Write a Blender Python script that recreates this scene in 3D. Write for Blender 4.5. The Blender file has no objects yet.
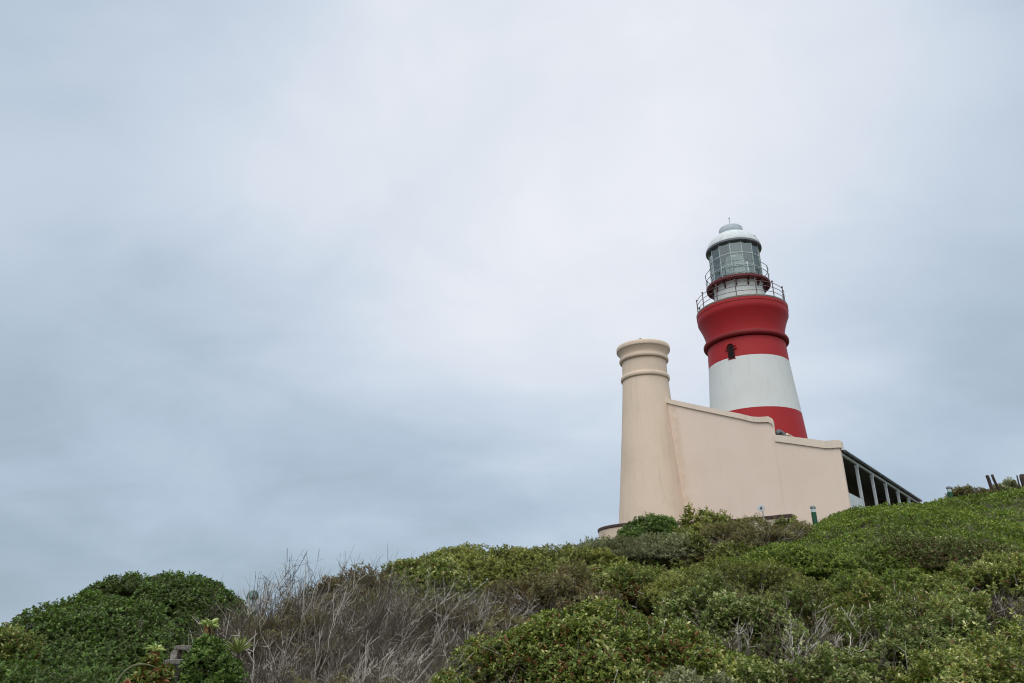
import bpy, bmesh, math, random
import numpy as np
from mathutils import Vector

R = math.radians
random.seed(4)
RNG = np.random.default_rng(11)
scene = bpy.context.scene
COL = scene.collection

# ------------------------------------------------------------------ camera
PITCH, FPX, EYE = R(22.0), 720.0, 1.6
cam_data = bpy.data.cameras.new('camera')
cam = bpy.data.objects.new('camera', cam_data)
COL.objects.link(cam)
cam.location = (0, 0, EYE)
cam.rotation_euler = (R(90) + PITCH, 0, 0)
cam_data.sensor_width = 36.0
cam_data.lens = FPX / 1024 * 36.0
cam_data.clip_start = 0.1
cam_data.clip_end = 9000
scene.camera = cam


def at(px, py, y):
    """the point that stands y metres ahead on the sight line through (px, py)"""
    c, s = math.cos(PITCH), math.sin(PITCH)
    r, u = (px - 512) / FPX, (341.5 - py) / FPX
    d = (r, c - u * s, s + u * c)
    return Vector((d[0] / d[1] * y, y, EYE + d[2] / d[1] * y))


# ------------------------------------------------------------------ view
scene.view_settings.view_transform = 'Standard'
scene.view_settings.look = 'None'
scene.view_settings.exposure = 0.0
scene.view_settings.gamma = 1.0
scene.view_settings.use_curve_mapping = False
scene.cycles.pixel_filter_type = 'BLACKMAN_HARRIS'
scene.cycles.filter_width = 1.1
scene.cycles.max_bounces = 6
scene.cycles.diffuse_bounces = 3
scene.cycles.glossy_bounces = 3
scene.cycles.transparent_max_bounces = 12

# ------------------------------------------------------------------ sky
SUN_EL, SUN_AZ = R(58), R(-152)          # azimuth from +Y towards +X
sun_dir = Vector((math.sin(SUN_AZ) * math.cos(SUN_EL), math.cos(SUN_AZ) * math.cos(SUN_EL), math.sin(SUN_EL)))

world = bpy.data.worlds.new('World')
scene.world = world
world.use_nodes = True
wt = world.node_tree
wt.nodes.clear()


class NT:
    """small helper to write node trees"""
    def __init__(self, tree):
        self.t = tree

    def n(self, kind, **kw):
        nd = self.t.nodes.new(kind)
        for k, v in kw.items():
            if k.startswith('i_'):
                key = k[2:].replace('_', ' ')
                nd.inputs[key].default_value = v
            else:
                setattr(nd, k, v)
        return nd

    def l(self, a, b):
        self.t.links.new(a, b)

    def math(self, op, a, b=None, clamp=False):
        m = self.t.nodes.new('ShaderNodeMath')
        m.operation = op
        m.use_clamp = clamp
        for i, v in enumerate((a, b)):
            if v is None:
                continue
            if isinstance(v, (int, float)):
                m.inputs[i].default_value = v
            else:
                self.l(v, m.inputs[i])
        return m.outputs[0]

    def ramp(self, fac, stops, interp='LINEAR'):
        r = self.t.nodes.new('ShaderNodeValToRGB')
        r.color_ramp.interpolation = interp
        el = r.color_ramp.elements
        while len(el) < len(stops):
            el.new(0.5)
        for e, (p, c) in zip(el, stops):
            e.position = p
            e.color = (*c, 1) if len(c) == 3 else c
        self.l(fac, r.inputs[0])
        return r.outputs[0]

    def mix(self, fac, a, b, mode='MIX'):
        m = self.t.nodes.new('ShaderNodeMix')
        m.data_type = 'RGBA'
        m.blend_type = mode
        for sock, v in ((m.inputs[0], fac), (m.inputs[6], a), (m.inputs[7], b)):
            if isinstance(v, (int, float)):
                sock.default_value = v
            elif isinstance(v, tuple):
                sock.default_value = (*v, 1)
            else:
                self.l(v, sock)
        return m.outputs[2]

    def noise(self, vec, scale, detail=4, rough=0.5, dist=0.0):
        nd = self.n('ShaderNodeTexNoise')
        nd.inputs['Scale'].default_value = scale
        nd.inputs['Detail'].default_value = detail
        nd.inputs['Roughness'].default_value = rough
        nd.inputs['Distortion'].default_value = dist
        if vec is not None:
            self.l(vec, nd.inputs['Vector'])
        return nd.outputs['Fac']

    def smooth(self, v, a, b):
        m = self.t.nodes.new('ShaderNodeMapRange')
        m.interpolation_type = 'SMOOTHSTEP'
        m.inputs['From Min'].default_value = a
        m.inputs['From Max'].default_value = b
        self.l(v, m.inputs['Value'])
        return m.outputs['Result']


w = NT(wt)
sky = w.n('ShaderNodeTexSky', sky_type='NISHITA', sun_disc=False)
sky.sun_elevation = SUN_EL
sky.sun_rotation = SUN_AZ
tc = w.n('ShaderNodeTexCoord')
direction = tc.outputs['Generated']
sep = w.n('ShaderNodeSeparateXYZ')
w.l(direction, sep.inputs[0])
# cloud sheet: directions laid out on a plane overhead, so the cloud gets flatter and finer to the horizon
zz = w.math('ADD', w.math('MAXIMUM', sep.outputs['Z'], 0.0), 0.38)
cx = w.math('DIVIDE', sep.outputs['X'], zz)
cy = w.math('DIVIDE', sep.outputs['Y'], zz)
comb = w.n('ShaderNodeCombineXYZ')
CLOUD_SHIFT = (2.39093, -19.13920)
w.l(w.math('ADD', cx, CLOUD_SHIFT[0]), comb.inputs[0])
w.l(w.math('ADD', cy, CLOUD_SHIFT[1]), comb.inputs[1])
big = w.noise(comb.outputs[0], 1.15, 5, 0.52, 0.35)
mp = w.n('ShaderNodeMapping')
mp.inputs['Location'].default_value = (3.7, 1.3, 0)
mp.inputs['Rotation'].default_value = (0, 0, R(35))
mp.inputs['Scale'].default_value = (1.0, 1.35, 1)
w.l(comb.outputs[0], mp.inputs['Vector'])
fine = w.noise(mp.outputs[0], 2.6, 6, 0.55, 0.5)
veil = w.math('ADD', w.math('MULTIPLY', big, 0.72), w.math('MULTIPLY', fine, 0.28))
veil = w.smooth(veil, 0.25, 0.75)
# a thinner place in the overcast, high up and slightly to the right
gd = Vector((0.11, 0.745, 0.65)).normalized()
dotn = w.n('ShaderNodeVectorMath', operation='DOT_PRODUCT')
w.l(direction, dotn.inputs[0])
dotn.inputs[1].default_value = gd
thin = w.math('POWER', w.smooth(dotn.outputs["Value"], 0.74, 1.05), 1.6)
light = w.math('ADD', w.math("MULTIPLY", veil, 0.50), w.math('MULTIPLY', thin, 0.82), clamp=True)
cloud = w.ramp(light, [(0.0, (0.40, 0.50, 0.595)), (0.3, (0.55, 0.66, 0.79)), (0.62, (0.75, 0.835, 0.95)), (1.0, (1.0, 1.02, 1.08))])
cloud = w.mix(1.0, cloud, (10.0, 10.0, 10.0), 'MULTIPLY')
# the overcast is darker low down and brighter towards the zenith
low = w.smooth(sep.outputs['Z'], -0.05, 0.45)
cloud = w.mix(low, w.mix(1.0, cloud, (0.92, 0.955, 0.97), 'MULTIPLY'), cloud)
zen = w.smooth(w.math('SUBTRACT', sep.outputs['Z'], w.math('MULTIPLY', sep.outputs['Y'], 0.45)), 0.42, 0.95)
cloud = w.mix(zen, cloud, w.mix(1.0, cloud, (3.25, 3.0, 2.65), 'MULTIPLY'))
col = w.mix(0.93, sky.outputs[0], cloud)
bg = w.n('ShaderNodeBackground')
bg.inputs['Strength'].default_value = 0.09
w.l(col, bg.inputs['Color'])
wo = w.n('ShaderNodeOutputWorld')
w.l(bg.outputs[0], wo.inputs[0])

# ------------------------------------------------------------------ sun (behind cloud)
sl = bpy.data.lights.new('sun', 'SUN')
sl.energy = 0.95
sl.angle = R(35)
sl.color = (1.0, 0.95, 0.87)
so = bpy.data.objects.new('sun', sl)
COL.objects.link(so)
so.rotation_euler = (-sun_dir).to_track_quat('-Z', 'Y').to_euler()
so.location = (0, 0, 60)


# ------------------------------------------------------------------ object helpers
def tag(o, label=None, cat=None, group=None, kind=None):
    for k, v in (('label', label), ('category', cat), ('group', group), ('kind', kind)):
        if v:
            o[k] = v
    return o


def empty(name, loc=(0, 0, 0), rz=0.0, parent=None):
    o = bpy.data.objects.new(name, None)
    o.empty_display_size = 0.3
    COL.objects.link(o)
    o.location = loc
    o.rotation_euler = (0, 0, rz)
    o.parent = parent
    return o


def build(name, bm, mats, parent=None, smooth=None, loc=None):
    me = bpy.data.meshes.new(name)
    bmesh.ops.recalc_face_normals(bm, faces=bm.faces)
    bm.to_mesh(me)
    bm.free()
    for m in (mats if isinstance(mats, (list, tuple)) else [mats]):
        me.materials.append(m)
    if smooth is not None:
        me.polygons.foreach_set('use_smooth', [True] * len(me.polygons))
        me.set_sharp_from_angle(angle=R(smooth))
    o = bpy.data.objects.new(name, me)
    COL.objects.link(o)
    if parent is not None:
        o.parent = parent
    if loc is not None:
        o.location = loc
    return o


def children(o):
    return [c for c in bpy.data.objects if c.parent == o]


def copy_tree(o, parent=None):
    c = o.copy()
    COL.objects.link(c)
    c.parent = parent
    for ch in children(o):
        copy_tree(ch, c)
    return c


def lathe(bm, prof, n=64, mat=None, caps=False):
    """prof: [(r, z)], mat(i): material index of the band between i and i+1"""
    rings = []
    for r, z in prof:
        if r < 1e-5:
            rings.append([bm.verts.new((0, 0, z))])
        else:
            rings.append([bm.verts.new((r * math.cos(2 * math.pi * k / n), r * math.sin(2 * math.pi * k / n), z)) for k in range(n)])
    for i in range(len(prof) - 1):
        a, b = rings[i], rings[i + 1]
        for k in range(n):
            k2 = (k + 1) % n
            if len(a) == 1 and len(b) == 1:
                continue
            if len(a) == 1:
                f = bm.faces.new((a[0], b[k2], b[k]))
            elif len(b) == 1:
                f = bm.faces.new((a[k], a[k2], b[0]))
            else:
                f = bm.faces.new((a[k], a[k2], b[k2], b[k]))
            if mat:
                f.material_index = mat(i)
    return bm


def box(bm, lo, hi, bev=0.0, M=None, mi=0):
    vs = [bm.verts.new((x, y, z)) for x in (lo[0], hi[0]) for y in (lo[1], hi[1]) for z in (lo[2], hi[2])]
    fs = [bm.faces.new([vs[i] for i in q]) for q in ((0, 1, 3, 2), (4, 6, 7, 5), (0, 4, 5, 1), (2, 3, 7, 6), (0, 2, 6, 4), (1, 5, 7, 3))]
    for f in fs:
        f.material_index = mi
    if bev:
        es = list({e for f in fs for e in f.edges})
        r = bmesh.ops.bevel(bm, geom=es, offset=bev, segments=2, affect='EDGES')
        vs = list({v for f in r['faces'] for v in f.verts} | {v for v in vs if v.is_valid})
    if M is not None:
        for v in vs:
            v.co = M @ v.co
    return bm


def prism(bm, pts, y0, y1, M=None, bev=0.0):
    """polygon pts [(x, z)] pushed from y0 to y1"""
    a = [bm.verts.new((x, y0, z)) for x, z in pts]
    b = [bm.verts.new((x, y1, z)) for x, z in pts]
    n = len(pts)
    fs = [bm.faces.new(a), bm.faces.new(b[::-1])]
    for i in range(n):
        j = (i + 1) % n
        fs.append(bm.faces.new((a[i], b[i], b[j], a[j])))
    vs = a + b
    if bev:
        es = [e for e in fs[0].edges] + [e for e in fs[1].edges]
        r = bmesh.ops.bevel(bm, geom=es, offset=bev, segments=2, affect='EDGES')
        vs = list({v for f in r['faces'] for v in f.verts} | {v for v in vs if v.is_valid})
    if M is not None:
        for v in vs:
            v.co = M @ v.co
    return bm


def tube(bm, pts, r, n=8, closed=False, taper=None):
    P = [Vector(p) for p in pts]
    rings = []
    m = len(P)
    for i, p in enumerate(P):
        if closed:
            d = P[(i + 1) % m] - P[i - 1]
        else:
            d = P[min(i + 1, m - 1)] - P[max(i - 1, 0)]
        d.normalize()
        ref = Vector((0, 0, 1)) if abs(d.z) < 0.9 else Vector((1, 0, 0))
        u = d.cross(ref).normalized()
        v = d.cross(u)
        rr = r if taper is None else r + (taper - r) * i / (m - 1)
        rings.append([bm.verts.new(p + rr * (math.cos(2 * math.pi * k / n) * u + math.sin(2 * math.pi * k / n) * v)) for k in range(n)])
    for i in range(m if closed else m - 1):
        a, b = rings[i], rings[(i + 1) % m]
        for k in range(n):
            k2 = (k + 1) % n
            bm.faces.new((a[k], a[k2], b[k2], b[k]))
    if not closed:
        bm.faces.new(rings[0][::-1])
        bm.faces.new(rings[-1])
    return bm


def circle(r, z, n=64, a0=0.0):
    return [(r * math.cos(a0 + 2 * math.pi * k / n), r * math.sin(a0 + 2 * math.pi * k / n), z) for k in range(n)]


# ------------------------------------------------------------------ materials
def material(name):
    m = bpy.data.materials.new(name)
    m.use_nodes = True
    m.node_tree.nodes.clear()
    return m, NT(m.node_tree)


def surface(h, colour, rough=0.6, bump=None, bstr=0.2, bdist=0.02, spec=0.4, metal=0.0):
    p = h.n('ShaderNodeBsdfPrincipled')
    for sock, v in (('Base Color', colour), ('Roughness', rough)):
        if isinstance(v, (int, float)):
            p.inputs[sock].default_value = v
        elif isinstance(v, tuple):
            p.inputs[sock].default_value = (*v, 1)
        else:
            h.l(v, p.inputs[sock])
    p.inputs['Specular IOR Level'].default_value = spec
    p.inputs['Metallic'].default_value = metal
    if bump is not None:
        b = h.n('ShaderNodeBump')
        b.inputs['Strength'].default_value = bstr
        b.inputs['Distance'].default_value = bdist
        h.l(bump, b.inputs['Height'])
        h.l(b.outputs[0], p.inputs['Normal'])
    o = h.n('ShaderNodeOutputMaterial')
    h.l(p.outputs[0], o.inputs[0])
    return p


def painted(name, base, dirt, streak=0.35, blotch=0.3, rough=0.65, bstr=0.25, spec=0.3, wear=None, stain=None):
    """painted masonry: rain streaks, blotches, faint plaster relief"""
    m, h = material(name)
    g = h.n('ShaderNodeNewGeometry')
    pos = g.outputs['Position']
    mp = h.n('ShaderNodeMapping')
    mp.inputs['Scale'].default_value = (3.2, 3.2, 0.16)
    h.l(pos, mp.inputs['Vector'])
    st = h.smooth(h.noise(mp.outputs[0], 1.6, 6, 0.62), 0.50, 0.78)
    bl = h.smooth(h.noise(pos, 0.55, 6, 0.6), 0.40, 0.75)
    fac = h.math('ADD', h.math('MULTIPLY', st, streak), h.math('MULTIPLY', bl, blotch), clamp=True)
    c = h.mix(fac, base, dirt)
    if wear:
        wr = h.smooth(h.noise(pos, 2.3, 8, 0.68, 0.4), 0.60, 0.72)
        c = h.mix(h.math('MULTIPLY', wr, wear[1]), c, wear[0])
    if stain:
        c = stain(h, pos, c)
    relief = h.math('ADD', h.noise(pos, 30, 5, 0.6), h.math('MULTIPLY', h.noise(pos, 2.2, 4, 0.5), 1.6))
    surface(h, c, rough, relief, bstr, 0.012, spec)
    return m


def plain(name, c1, c2=None, scale=6.0, rough=0.5, metal=0.0, spec=0.4, bstr=0.1, stretch=(1, 1, 1)):
    m, h = material(name)
    c2 = c2 or tuple(v * 0.7 for v in c1)
    tcn = h.n('ShaderNodeTexCoord')
    mp = h.n('ShaderNodeMapping')
    mp.inputs['Scale'].default_value = stretch
    h.l(tcn.outputs['Object'], mp.inputs['Vector'])
    nz = h.noise(mp.outputs[0], scale, 6, 0.6)
    c = h.mix(h.smooth(nz, 0.38, 0.68), c1, c2)
    surface(h, c, rough, nz, bstr, 0.01, spec, metal)
    return m


# building axes: the front wall runs to the right and towards the camera
K = Vector((14.256, 30.0, 0))                   # near corner of the building
WD = Vector((0.786, -0.618, 0))                 # along the front wall, rightwards
VD = Vector((0.618, 0.786, 0))                  # into the building


def junction_stain(h, pos, c):
    """orange rust run where the wall meets the round tower"""
    d = h.n('ShaderNodeVectorMath', operation='DOT_PRODUCT')
    sub = h.n('ShaderNodeVectorMath', operation='SUBTRACT')
    h.l(pos, sub.inputs[0])
    sub.inputs[1].default_value = K
    h.l(sub.outputs[0], d.inputs[0])
    d.inputs[1].default_value = -WD
    sp = h.n('ShaderNodeSeparateXYZ')
    h.l(pos, sp.inputs[0])
    s0 = h.math('ADD', h.math('MULTIPLY', h.math('SUBTRACT', sp.outputs['Z'], 6.4), 0.080), 7.42)
    wob = h.math('MULTIPLY', h.math('SUBTRACT', h.noise(pos, 1.3, 5, 0.6), 0.5), 0.45)
    dd = h.math('ABSOLUTE', h.math('ADD', h.math('SUBTRACT', d.outputs['Value'], s0), wob))
    f = h.math('SUBTRACT', 1.0, h.smooth(dd, 0.03, 0.34))
    f = h.math('MULTIPLY', f, h.math('MULTIPLY', h.smooth(h.noise(pos, 3.0, 5, 0.6), 0.25, 0.7), 0.42))
    return h.mix(f, c, (0.60, 0.40, 0.22))


M = {}
M['cream_wall'] = painted('cream_wall_paint', (0.80, 0.625, 0.515), (0.73, 0.555, 0.445), 0.30, 0.45, wear=((0.82, 0.68, 0.57), 0.4), stain=junction_stain)
M['cream_tower'] = painted('cream_tower_paint', (0.73, 0.555, 0.425), (0.56, 0.425, 0.315), 0.55, 0.45, wear=((0.50, 0.42, 0.32), 0.5))
M['coping'] = painted('coping_paint', (0.77, 0.625, 0.51), (0.58, 0.46, 0.36), 0.5, 0.5)
M['red'] = painted('red_paint', (0.385, 0.013, 0.015), (0.30, 0.012, 0.013), 0.35, 0.4, rough=0.55, wear=((0.41, 0.030, 0.034), 0.5))
M['white'] = painted('white_paint', (0.665, 0.65, 0.62), (0.52, 0.51, 0.46), 0.45, 0.25, wear=((0.72, 0.70, 0.64), 0.5))
M['red_ledge'] = painted('red_ledge_paint', (0.24, 0.012, 0.014), (0.12, 0.011, 0.012), 0.5, 0.5, rough=0.6)
M['white_metal'] = plain('white_enamel', (0.64, 0.65, 0.65), (0.52, 0.54, 0.54), 3.0, 0.5)
M['grey_metal'] = plain('grey_zinc', (0.44, 0.47, 0.50), (0.36, 0.39, 0.42), 4.0, 0.55, 0.0)
M['rim_metal'] = plain('eave_lead', (0.20, 0.20, 0.215), (0.13, 0.12, 0.125), 8.0, 0.5, 0.2)
M['red_metal'] = plain('red_iron', (0.19, 0.025, 0.028), (0.10, 0.022, 0.022), 9.0, 0.5)
M['dark_red'] = plain('dark_red_iron', (0.085, 0.022, 0.022), (0.05, 0.018, 0.018), 9.0, 0.55)
M['deck'] = plain('deck_concrete', (0.25, 0.22, 0.19), (0.15, 0.12, 0.10), 7.0, 0.85)
M['bar'] = plain('glazing_bar_paint', (0.55, 0.60, 0.58), (0.40, 0.45, 0.43), 8.0, 0.4)
M['rail'] = plain('railing_paint', (0.16, 0.10, 0.10), (0.09, 0.06, 0.06), 8.0, 0.5)
M['rail_pale'] = plain('railing_grey', (0.26, 0.31, 0.31), (0.17, 0.19, 0.19), 8.0, 0.5)
M['window_red'] = plain('window_red_brown', (0.050, 0.010, 0.010), (0.025, 0.008, 0.008), 3.0, 0.7, spec=0.1)
M['dark'] = plain('window_dark', (0.012, 0.009, 0.009), (0.016, 0.01, 0.01), 3.0, 0.6, spec=0.1)
M['brown_cap'] = plain('brown_edge_paint', (0.085, 0.045, 0.035), (0.05, 0.03, 0.025), 6.0, 0.7)
M['roof'] = plain('grey_roof_sheet', (0.21, 0.215, 0.22), (0.13, 0.13, 0.135), 3.0, 0.55, 0.2)
M['gutter'] = plain('grey_gutter', (0.20, 0.205, 0.215), (0.13, 0.132, 0.14), 4.0, 0.5)
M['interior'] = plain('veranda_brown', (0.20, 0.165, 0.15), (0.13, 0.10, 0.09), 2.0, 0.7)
M['blind'] = plain('pale_blind', (0.40, 0.40, 0.38), (0.30, 0.30, 0.28), 2.0, 0.7)
M['green_paint'] = plain('green_post_paint', (0.015, 0.085, 0.04), (0.012, 0.06, 0.03), 12.0, 0.45)
M['teal_paint'] = plain('teal_cap_paint', (0.06, 0.13, 0.11), (0.04, 0.09, 0.08), 12.0, 0.45)
M['lamp_glass'] = plain('frosted_lamp', (0.55, 0.62, 0.64), (0.42, 0.48, 0.50), 9.0, 0.25)
M['wood'] = plain('weathered_wood', (0.25, 0.22, 0.19), (0.13, 0.11, 0.092), 5.0, 0.85, bstr=0.4, stretch=(1, 9, 9))
M['post_wood'] = plain('dark_post_wood', (0.060, 0.038, 0.032), (0.035, 0.022, 0.018), 6.0, 0.85, bstr=0.4, stretch=(7, 7, 0.8))
M['stone'] = plain('grey_stone', (0.22, 0.20, 0.18), (0.11, 0.095, 0.08), 5.0, 0.9, bstr=0.5)


def glass_material():
    m, h = material('lantern_glass')
    tr = h.n('ShaderNodeBsdfTransparent')
    tr.inputs[0].default_value = (0.95, 0.99, 0.97, 1)
    gl = h.n('ShaderNodeBsdfGlossy')
    gl.inputs['Roughness'].default_value = 0.03
    gl.inputs['Color'].default_value = (0.95, 1, 0.98, 1)
    lw = h.n('ShaderNodeFresnel')
    lw.inputs[0].default_value = 1.6
    f = h.math('ADD', h.math('MULTIPLY', lw.outputs[0], 0.9), 0.09, clamp=True)
    mx = h.n('ShaderNodeMixShader')
    h.l(f, mx.inputs[0])
    h.l(tr.outputs[0], mx.inputs[1])
    h.l(gl.outputs[0], mx.inputs[2])
    o = h.n('ShaderNodeOutputMaterial')
    h.l(mx.outputs[0], o.inputs[0])
    return m


M['glass'] = glass_material()
lm, lh = material('lens_glass')
lp = surface(lh, (0.62, 0.70, 0.62), 0.10, spec=0.7)
lp.inputs['Transmission Weight'].default_value = 0.35
M['lens'] = lm


# ------------------------------------------------------------------ terrain
def smoothstep(x, a, b):
    t = np.clip((x - a) / (b - a), 0, 1)
    return t * t * (3 - 2 * t)


def ground_z(x, y):
    x = np.asarray(x, float)
    y = np.asarray(y, float)
    yy = np.clip(y, -4, 27)
    z = 0.18 * (yy - 3) * smoothstep(yy, 0.0, 4.0) + 0.06 * np.clip(y - 27, 0, 9)
    xr = 0.12 * np.clip(y, 0, 60) - 0.5
    k = np.interp(y, [0, 5, 10, 20, 40], [0.0, 0.05, 0.12, 0.36, 0.45])
    d = np.maximum(xr - x, 0)
    z = z - k * d * d / (d + 0.8)
    z = z + (1.45 * smoothstep(x - 0.25 * (y - 27), 9.0, 13.2) + 0.75 * smoothstep(x, 14.0, 20.0)) * smoothstep(y, 12.5, 25)
    z = z + 0.05 * np.sin(x * 0.9 + 1.3) * np.sin(y * 0.7) + 0.03 * np.sin(x * 2.1 + y * 1.7)
    far = smoothstep(np.hypot(x, y), 70, 260)
    z = z * (1 - far) - 6.0 * far
    return np.maximum(z, -6.5)


def axis_steps(lo, hi, step, far):
    a = list(np.arange(lo, hi + 1e-6, step))
    g, p = step, hi
    while p < far:
        g *= 1.35
        p += g
        a.append(p)
    g, p = step, lo
    pre = []
    while p > -far:
        g *= 1.35
        p -= g
        pre.append(p)
    return np.array(pre[::-1] + a)


gx, gy = axis_steps(-30, 45, 0.5, 4000), axis_steps(-8, 75, 0.5, 4000)
GX, GY = np.meshgrid(gx, gy)
GZ = ground_z(GX, GY)
gm = bpy.data.meshes.new('ground')
gv = np.stack([GX, GY, GZ], -1).reshape(-1, 3)
nx, ny = len(gx), len(gy)
ii = (np.arange(ny - 1)[:, None] * nx + np.arange(nx - 1)[None]).reshape(-1)
gf = np.stack([ii, ii + 1, ii + nx + 1, ii + nx], -1)
gm.from_pydata(gv.tolist(), [], gf.tolist())
m, h = material('sandy_soil')
g = h.n('ShaderNodeNewGeometry')
nz = h.noise(g.outputs['Position'], 0.9, 8, 0.65)
c = h.ramp(nz, [(0.3, (0.045, 0.042, 0.022)), (0.55, (0.075, 0.065, 0.035)), (0.75, (0.13, 0.105, 0.07))])
surface(h, c, 0.95, h.noise(g.outputs['Position'], 9, 6, 0.7), 0.6, 0.05)
gm.materials.append(m)
gm.polygons.foreach_set('use_smooth', [True] * len(gm.polygons))
go = bpy.data.objects.new('ground', gm)
COL.objects.link(go)
tag(go, 'sandy hillside under the coastal scrub', 'ground', kind='structure')

# ------------------------------------------------------------------ lighthouse tower
LX, LY, LZ = 15.37, 44.0, 4.6
tower = empty('lighthouse_tower', (LX, LY, LZ))
tag(tower, 'tall round lighthouse with red and white bands under a glazed lantern', 'lighthouse')


def Z(z):
    return z - LZ


prof = [(3.36, Z(4.2)), (3.02, Z(10.5)), (2.775, Z(14.10)), (2.64, Z(15.8)), (2.51, Z(17.54)), (2.46, Z(18.85))]
bm = bmesh.new()
lathe(bm, prof, 96, lambda i: 0 if i < 2 or i > 3 else 1)
shaft = build('shaft', bm, [M['red'], M['white']], tower, 30)
bm = bmesh.new()
lathe(bm, [(2.45, Z(18.90)), (2.58, Z(18.90)), (2.66, Z(18.94)), (2.69, Z(19.00)), (2.69, Z(19.13)), (2.66, Z(19.19)), (2.45, Z(19.21))], 96)
build('ring_moulding', bm, M['red_ledge'], tower, 50)
bm = bmesh.new()
cav = [(2.46, Z(19.2))]
for k in range(13):                              # the cornice: a hollow curve under an upright rim
    t = k / 12
    cav.append((2.46 + 0.43 * (t ** 1.75), Z(19.21 + 1.55 * t)))
cav += [(2.905, Z(20.9)), (2.91, Z(21.12)), (2.935, Z(21.14)), (2.935, Z(21.32)), (1.5, Z(21.32))]
lathe(bm, cav, 96)
build('cornice', bm, M['red'], tower, 35)
bm = bmesh.new()
lathe(bm, [(1.5, Z(21.325)), (2.93, Z(21.325)), (2.94, Z(21.35)), (2.94, Z(21.43)), (2.92, Z(21.45)), (1.5, Z(21.45))], 96)
build('gallery_deck', bm, M['deck'], tower, 35)


def around(r, z, a):
    return Vector((r * math.cos(a), r * math.sin(a), z))


def railing(name, r, z0, hgt, n, rails, mat, pr, rr, a0=0.0, post_extra=0.0):
    e = empty(name, (0, 0, 0), 0, tower)
    first = None
    for k in range(n):
        a = a0 + 2 * math.pi * k / n
        if first is None:
            b = bmesh.new()
            tube(b, [(0, 0, 0), (0, 0, hgt + post_extra)], pr, 8)
            lathe(b, [(0, hgt + post_extra - 0.02), (pr * 1.7, hgt + post_extra), (pr * 1.9, hgt + post_extra + pr * 1.5), (0, hgt + post_extra + pr * 3.4)], 8)
            lathe(b, [(pr * 2.6, 0.0), (pr * 2.6, 0.02), (pr * 1.1, 0.03)], 8)
            first = build('post', b, mat, e, 40)
            p = first
        else:
            p = first.copy()
            COL.objects.link(p)
            p.parent = e
        p.location = around(r, z0, a)
    for f in rails:
        b = bmesh.new()
        tube(b, circle(r, z0 + hgt * f, 72), rr, 6, closed=True)
        build('rail', b, mat, e, 60)
    return e


railing('gallery_railing', 2.82, Z(21.45), 1.02, 14, (0.33, 0.66, 0.97), M['rail'], 0.034, 0.019, R(-112.4), 0.06)

# lantern: white drum, narrow catwalk, glazing, dome
bm = bmesh.new()
lathe(bm, [(1.66, Z(21.45)), (1.66, Z(21.60)), (1.63, Z(21.62)), (1.63, Z(23.06)), (1.70, Z(23.10)), (1.70, Z(23.2))], 64)
drum = build('lantern_drum', bm, M['white'], tower, 35)
bm = bmesh.new()
lathe(bm, [(1.5, Z(23.14)), (2.02, Z(23.19)), (2.09, Z(23.21)), (2.10, Z(23.27)), (2.10, Z(23.36)), (2.07, Z(23.38)), (1.5, Z(23.38))], 64)
catwalk = build('catwalk', bm, M['red_metal'], tower, 35)
proto = None
for k in range(14):
    a = 2 * math.pi * k / 14 + R(17)
    if proto is None:
        b = bmesh.new()
        prism(b, [(0, 0), (0.40, 0), (0.40, -0.06), (0.20, -0.13), (0.06, -0.42), (0, -0.42)], -0.03, 0.03)
        proto = build('bracket', b, M['dark_red'], catwalk, 40)
        o = proto
    else:
        o = proto.copy()
        COL.objects.link(o)
        o.parent = catwalk
    o.location = around(1.64, Z(23.16), a)
    o.rotation_euler = (0, 0, a)
railing('catwalk_railing', 2.06, Z(23.38), 0.98, 14, (0.50, 0.99), M['rail_pale'], 0.022, 0.022, R(17))

NP = 14
bm = bmesh.new()
zb, zt = Z(23.38), Z(26.02)
lathe(bm, [(1.665, zb), (1.665, zt)], NP)
glazing = build('lantern_glass', bm, M['glass'], tower)
glazing.rotation_euler = (0, 0, R(12.5))
tag(glazing, 'greenish panes between pale glazing bars')
proto = None
for k in range(NP):
    a = 2 * math.pi * k / NP
    if proto is None:
        b = bmesh.new()
        box(b, (-0.035, -0.020, zb), (0.028, 0.020, zt), 0.005)
        proto = build('glazing_bar', b, M['bar'], glazing)
        o = proto
    else:
        o = proto.copy()
        COL.objects.link(o)
        o.parent = glazing
    o.location = around(1.672, 0, a)
    o.rotation_euler = (0, 0, a)
for f in (0.0, 0.333, 0.667):
    b = bmesh.new()
    zz0 = zb + (zt - zb) * f
    lathe(b, [(1.63, zz0), (1.693, zz0), (1.693, zz0 + 0.045), (1.63, zz0 + 0.045), (1.63, zz0)], NP)
    build('glazing_ring', b, M['bar'], glazing)

# the lens inside, on its pedestal
bm = bmesh.new()
lp_ = []
for k in range(33):
    t = k / 32
    zc = Z(23.5) + 2.05 * t
    rb = 0.38 + 0.40 * math.sin(math.pi * (0.12 + 0.76 * t)) ** 0.8
    lp_ += [(rb - 0.05, zc - 0.012), (rb, zc + 0.02)]
lathe(bm, lp_, 32)
lens = build('lens', bm, M['lens'], tower)
proto = None
for k in range(8):
    a = 2 * math.pi * k / 8
    if proto is None:
        b = bmesh.new()
        tube(b, [(0.45, 0, Z(23.46)), (0.80, 0, Z(24.0)), (0.84, 0, Z(24.5)), (0.80, 0, Z(25.0)), (0.45, 0, Z(25.58))], 0.022, 6)
        proto = build('lens_frame', b, M['bar'], lens, 50)
        o = proto
    else:
        o = proto.copy()
        COL.objects.link(o)
        o.parent = lens
    o.rotation_euler = (0, 0, a)
bm = bmesh.new()
lathe(bm, [(0.0, Z(23.385)), (0.5, Z(23.385)), (0.5, Z(23.45)), (0.3, Z(23.5)), (0, Z(23.5))], 24)
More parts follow.
